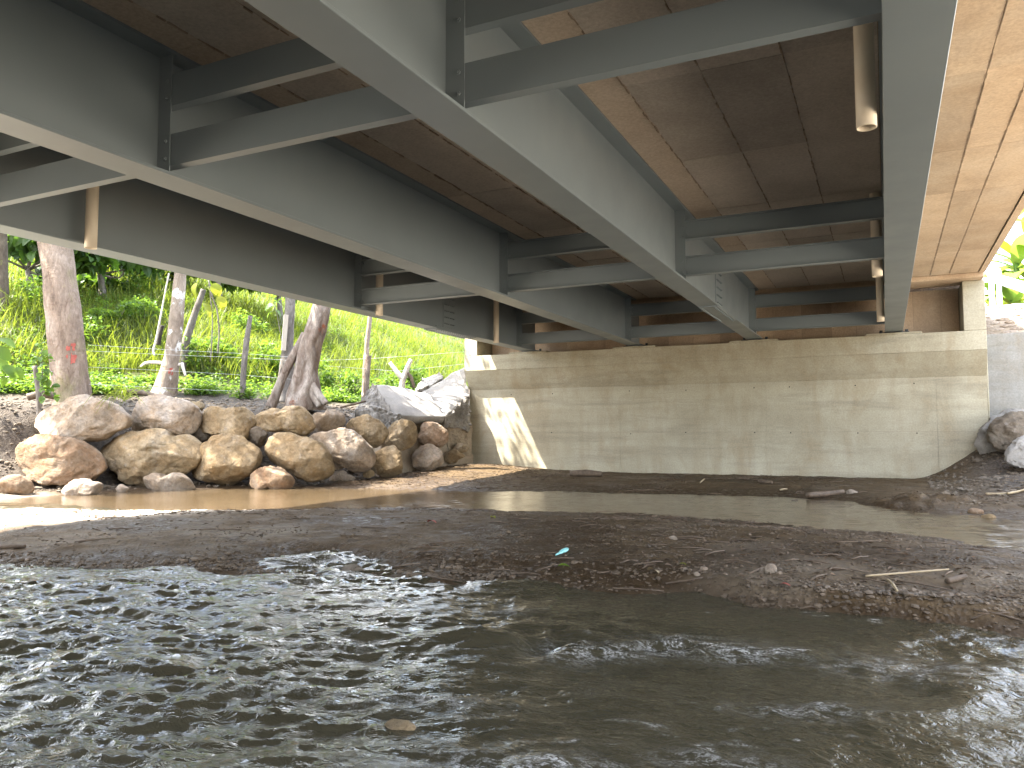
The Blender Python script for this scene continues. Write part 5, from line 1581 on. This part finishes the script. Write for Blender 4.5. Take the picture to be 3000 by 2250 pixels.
o = obj('gravel', V, F, MT['gravel'], None, False); tag(o, 'coarser dark gravel along the waterline of the bar', kind='stuff')
def soil_mask(X, Y):
    s = bank_s(X, Y)
    return np.where(((s > -0.6) & (s < 3.6)), 0.7, 0) + np.where((X > 0.8) & (Y > 14) & (Y < 20.8), 0.5, 0)
xy = scatter_xy(7000, r_s, (-19, 3.2), (7, 20.8), soil_mask)
size = np.clip(r_s.lognormal(-3.75, 0.5, len(xy)), 0.01, 0.10)
P = np.concatenate([xy, (terrain(xy[:, 0], xy[:, 1]) + size * 0.1)[:, None]], 1)
V, F = stones_np(P, size, r_s)
o = obj('gravel', V, F, MT['rock_grey'], None, False); tag(o, 'loose grey gravel on the bank tops', kind='stuff')

# dark leaf and twig litter
def litter_mask(X, Y):
    z = terrain(X, Y, False)
    g = 0.9 * smooth(0.0, 0.3, n2(X, Y, 1.5, 3, 505)) + 2.2 * np.exp(-(((X + 10.0) / 2.3) ** 2 + ((Y - 17.3) / 3.0) ** 2)) + 0.9 * np.exp(-(((X - 0.6) / 1.1) ** 2 + ((Y - 14.3) / 0.9) ** 2)) + 0.05
    return np.where((z > WATER_Z + 0.005) & (z < -0.6), np.clip(g, 0, 1), 0)
xy = scatter_xy(7500, r_s, (-14.0, 2.6), (4.6, 20.6), litter_mask)
n = len(xy)
P = np.concatenate([xy, (terrain(xy[:, 0], xy[:, 1]) + 0.006)[:, None]], 1)
a = r_s.uniform(0, 6.28, n)
Dn = np.stack([np.cos(a), np.sin(a), r_s.normal(0.1, 0.2, n)], -1); Nn = rdir(n, r_s) * 0.5 + UP
Ll = r_s.uniform(0.025, 0.085, n)
V, F = leaf_cards(P, Dn, Nn, Ll, Ll * r_s.uniform(0.12, 0.5, n))
o = obj('leaf_litter', V, F, MT['litter'], None, False); tag(o, 'dark wet leaf and twig litter strewn on the mud', kind='stuff')
# twigs
mb = MB()
xy = scatter_xy(420, r_s, (-12.0, 2.6), (5.0, 20.6), litter_mask)
for x, y in xy:
    z = tz(x, y); L = r_s.uniform(0.08, 0.4); a = r_s.normal(0.3, 0.6)
    e = np.array([x + L * math.cos(a), y + L * math.sin(a), 0]); e[2] = tz(e[0], e[1]) + 0.012
    mid = (np.array([x, y, z]) + e) / 2 + np.array([r_s.normal(0, 0.02), r_s.normal(0, 0.02), 0.012])
    V, F = tube_arrays([np.array([x, y, z + 0.008]), mid, e], [0.008, 0.007, 0.004], 5)
    mb.add(V, F)
o = mb.build('twigs', MT['wood_brown'], None, True, fix=False); tag(o, 'thin brown twigs lying on the mud and gravel', kind='stuff')

# individual debris, by eye
def lie(name, label, p0, p1, r, mat, cat='stick', lift=0.0, bend=0.03, seed=0, group='sticks stranded on the mud', extra=None):
    a, b = ground_ray(*p0), ground_ray(*p1)
    m_ = (a + b) / 2 + np.array([0, 0, bend])
    for q in (a, b): q[2] = tz(q[0], q[1]) + r * 0.8 + lift
    m_[2] = max(m_[2], tz(m_[0], m_[1]) + r)
    return stick(name, label, [a, m_, b], [r, r * 1.05, r * 0.75], mat, cat, seed, 8, group, 0.12, 16)

lie('reed', 'long pale dry reed lying across the hollow near the cut bank', (1871, 1258), (2050, 1245), 0.008, MT['reed'], 'reed', 0.04, 0.05, 601, 'dry reeds')
lie('reed', 'short bent pale reed stuck below the long one', (1918, 1258), (1938, 1282), 0.010, MT['reed'], 'reed', 0.01, 0.03, 602, 'dry reeds')
lie('driftwood_log', 'dark driftwood log at the foot of the abutment wall', (1232, 1029), (1300, 1030), 0.085, MT['wood_brown'], 'log', 0.0, 0.03, 603, None)
lie('stick', 'short pale cut stick on the far side of the bar', (1472, 1095), (1502, 1090), 0.018, MT['reed'], 'stick', 0, 0, 604)
lie('stick', 'small pale stick on the mud below the wall, near the middle', (1512, 1044), (1522, 1036), 0.018, MT['reed'], 'stick', 0, 0.02, 605)
lie('stick', 'tan short stick on the far mud, left of the debris heap', (1685, 1061), (1700, 1058), 0.02, MT['reed'], 'stick', 0, 0, 606)
lie('stick', 'dark thick stick on the far mud', (1640, 1043), (1668, 1045), 0.04, MT['wood_brown'], 'stick', 0, 0, 607)
lie('stick', 'pale stub of wood on the right of the bar', (1842, 1139), (1876, 1133), 0.02, MT['reed'], 'stick', 0, 0, 608)
lie('stick', 'thin bent twig near the waterline of the bar, beside the pale green leaf', (1290, 1245), (1320, 1240), 0.008, MT['wood_brown'], 'stick', 0.01, 0.02, 609)
lie('stick', 'long dark stick half in the mud at the left of the bar', (0, 1187), (55, 1185), 0.02, MT['wood_brown'], 'stick', 0, 0.02, 610)
lie('driftwood_log', 'rounded dark root lump in the debris heap right of the channel', (1745, 1078), (1822, 1070), 0.05, MT['wood_brown'], 'log', 0.03, 0.06, 611, None)
lie('stick', 'orange-brown peeled branch lying on the mud at the right', (2130, 1070), (2196, 1066), 0.018, MT['reed'], 'stick', 0, 0.01, 612)
lie('stick', 'pale branch end poking in at the right edge', (2176, 1071), (2215, 1062), 0.022, MT['reed'], 'stick', 0.02, 0.0, 613)
lie('driftwood_log', 'dark snag with twigs on the bar near the right edge', (2046, 1266), (2086, 1253), 0.022, MT['wood_brown'], 'log', 0.01, 0.03, 614, None)

# turquoise scrap: a squeezed plastic tube with a narrow neck
a, b = ground_ray(1200, 1204), ground_ray(1225, 1191)
u_ = (b - a); Lt = np.linalg.norm(u_); u_ /= Lt
rad = [0.004, 0.010, 0.012, 0.022, 0.026, 0.024, 0.018]
pp = [a + u_ * Lt * t_ + UP * 0.02 for t_ in np.linspace(0, 1, 7)]
V, F = tube_arrays(pp, rad, 12)
V[:, 2] = pp[0][2] + (V[:, 2] - pp[0][2]) * 0.8
o = obj('plastic_tube', V, F, MT['teal'], None, True); tag(o, 'squeezed turquoise plastic tube lying on the bar', 'plastic tube')
# leaves and scraps
def scrap(name, label, x, y, L, mat, seed, cat='leaf', wr=0.6, group='fallen leaves on the bar'):
    p = ground_ray(x, y); p[2] = tz(p[0], p[1]) + 0.012
    r_ = np.random.default_rng(seed)
    a_ = r_.uniform(-0.6, 0.6)
    V, F = big_leaf(p[None], np.array([[math.cos(a_), math.sin(a_), 0.25]]), (UP + r_.normal(size=3) * 0.3)[None], np.array([L]), np.array([L * wr]), 6)
    o = obj(name, V, F, mat, None, True, dict(rnd=np.full(len(V), 0.6))); return tag(o, label, cat, group)
scrap('fallen_leaf', 'pale green leaf below the turquoise tube', 1206, 1228, 0.09, MT['leaf_bush'], 701)
scrap('fallen_leaf', 'curled cream dry leaf on the bar near the cut bank', 1400, 1236, 0.12, MT['reed'], 702)
scrap('fallen_leaf', 'small yellowish leaf right of the curled cream leaf', 1467, 1222, 0.06, MT['leaf_yellow'], 703)
scrap('fallen_leaf', 'orange leaf on the lip of the cut bank', 1685, 1270, 0.07, MT['red_paint'], 704)
scrap('plastic_scrap', 'red plastic scrap on the far left part of the bar', 924, 1130, 0.12, MT['red_paint'], 705, 'scrap', 0.7, None)
scrap('fallen_leaf', 'yellow leaf on the dark litter near the far edge of the bar', 1061, 1119, 0.10, MT['leaf_yellow'], 706)
scrap('fallen_leaf', 'orange leaf at the sunlit end of the bar', 420, 1098, 0.16, MT['red_paint'], 707)
# larger single stones on the bar and in the stream
def stone(label, x, y, r, mat, seed, sub=3, sink=0.35, squash=0.6, z=None, name='stone', group='single stones on the bar'):
    p = ground_ray(x, y) if z is None else on_z(x, y, z)
    zz = tz(p[0], p[1]) if z is None else z
    V0, F0 = ico(sub)
    V = V0.copy()
    r_ = np.random.default_rng(seed)
    for k in range(6):
        nn = rdir(1, r_)[0]; h = V @ nn; V = V - nn * (np.clip(h - r_.uniform(0.55, 0.8), 0, None) * 0.85)[:, None]
    V = V * (1 + 0.12 * fbm(V * 2 + seed, 3, seed))[:, None] * np.array([1.1, 0.9, squash]) * r
    W = V + np.array([p[0], p[1], zz + r * squash * (1 - 2 * sink)])
    o = obj(name, W, F0, mat, None, True)
    return tag(o, label, 'stone', group)
stone('pale pointed stone standing on the cut bank', 1665, 1238, 0.042, MT['rock_pale'], 711, squash=1.3)
stone('small pink-white stone left of the pale pointed one', 1520, 1232, 0.033, MT['rock_pale'], 712)
stone('second small white stone near the cut bank, lower of the pair', 1505, 1243, 0.028, MT['rock_pale'], 713)
stone('orange stone at the far right channel edge', 2108, 1108, 0.10, MT['rock_red'], 714)
stone('pale stone in the right channel edge beside the orange one', 2135, 1120, 0.09, MT['rock'], 715)
stone('light round stone on top of the debris heap', 1840, 1066, 0.10, MT['rock_pale'], 716)
stone('pale stone on the gravel of the debris heap', 1720, 1088, 0.10, MT['rock_grey'], 717)
stone('small stone in the shallow channel left of the debris heap', 1590, 1100, 0.08, MT['rock_grey'], 718)
stone('whitish stone on the bar near the right channel', 1455, 1166, 0.05, MT['rock_pale'], 719)
stone('dark mossy stone at the waterline in the foreground', 760, 1238, 0.10, MT['rock_grey'], 720)
stone('pale stone just breaking the water in the foreground', 865, 1568, 0.07, MT['rock'], 721, sink=0.70, z=-1.20)

# faded red paint marks sprayed on two trunks
from mathutils.bvhtree import BVHTree
def paint_mark(trunk_parent, x0, y0, x1, y1, Dm, seed):
    tr = [c for c in trunk_parent.children if c.name.startswith('trunk')][0]
    bt = BVHTree.FromPolygons([tuple(np.array(v.co) + wloc(trunk_parent)) for v in tr.data.vertices], [tuple(p.vertices) for p in tr.data.polygons])
    nx_, ny_ = 26, 26
    V, keep = [], []
    for j in range(ny_):
        for i in range(nx_):
            r = Vector(at(x0 + (x1 - x0) * i / (nx_ - 1), y0 + (y1 - y0) * j / (ny_ - 1), 1.0))
            h, nn, _, _ = bt.ray_cast(Vector((0, 0, 0)), r.normalized())
            if h is None:
                V.append((0, 0, 0)); keep.append(False); continue
            V.append(tuple(h - r.normalized() * 0.012))
            u_, v_ = i / (nx_ - 1) * 2 - 1, j / (ny_ - 1) * 2 - 1
            keep.append(1 - (u_ * u_ + v_ * v_) + 1.3 * float(vnoise(np.array([[u_ * 2.6, v_ * 2.6, seed]]), seed)[0]) > 0.45)
    F = [tuple(f) for f in grid_faces(nx_, ny_) if all(keep[k] for k in f)]
    used = sorted({k for f in F for k in f}); mp = {k: i for i, k in enumerate(used)}
    obj('paint_mark', np.array([V[k] for k in used]), [tuple(mp[k] for k in f) for f in F], MT['red_paint'], trunk_parent, True)
paint_mark(t1, 142, 738, 166, 786, 18, 3)
paint_mark(t2, 360, 790, 374, 812, 21, 5)
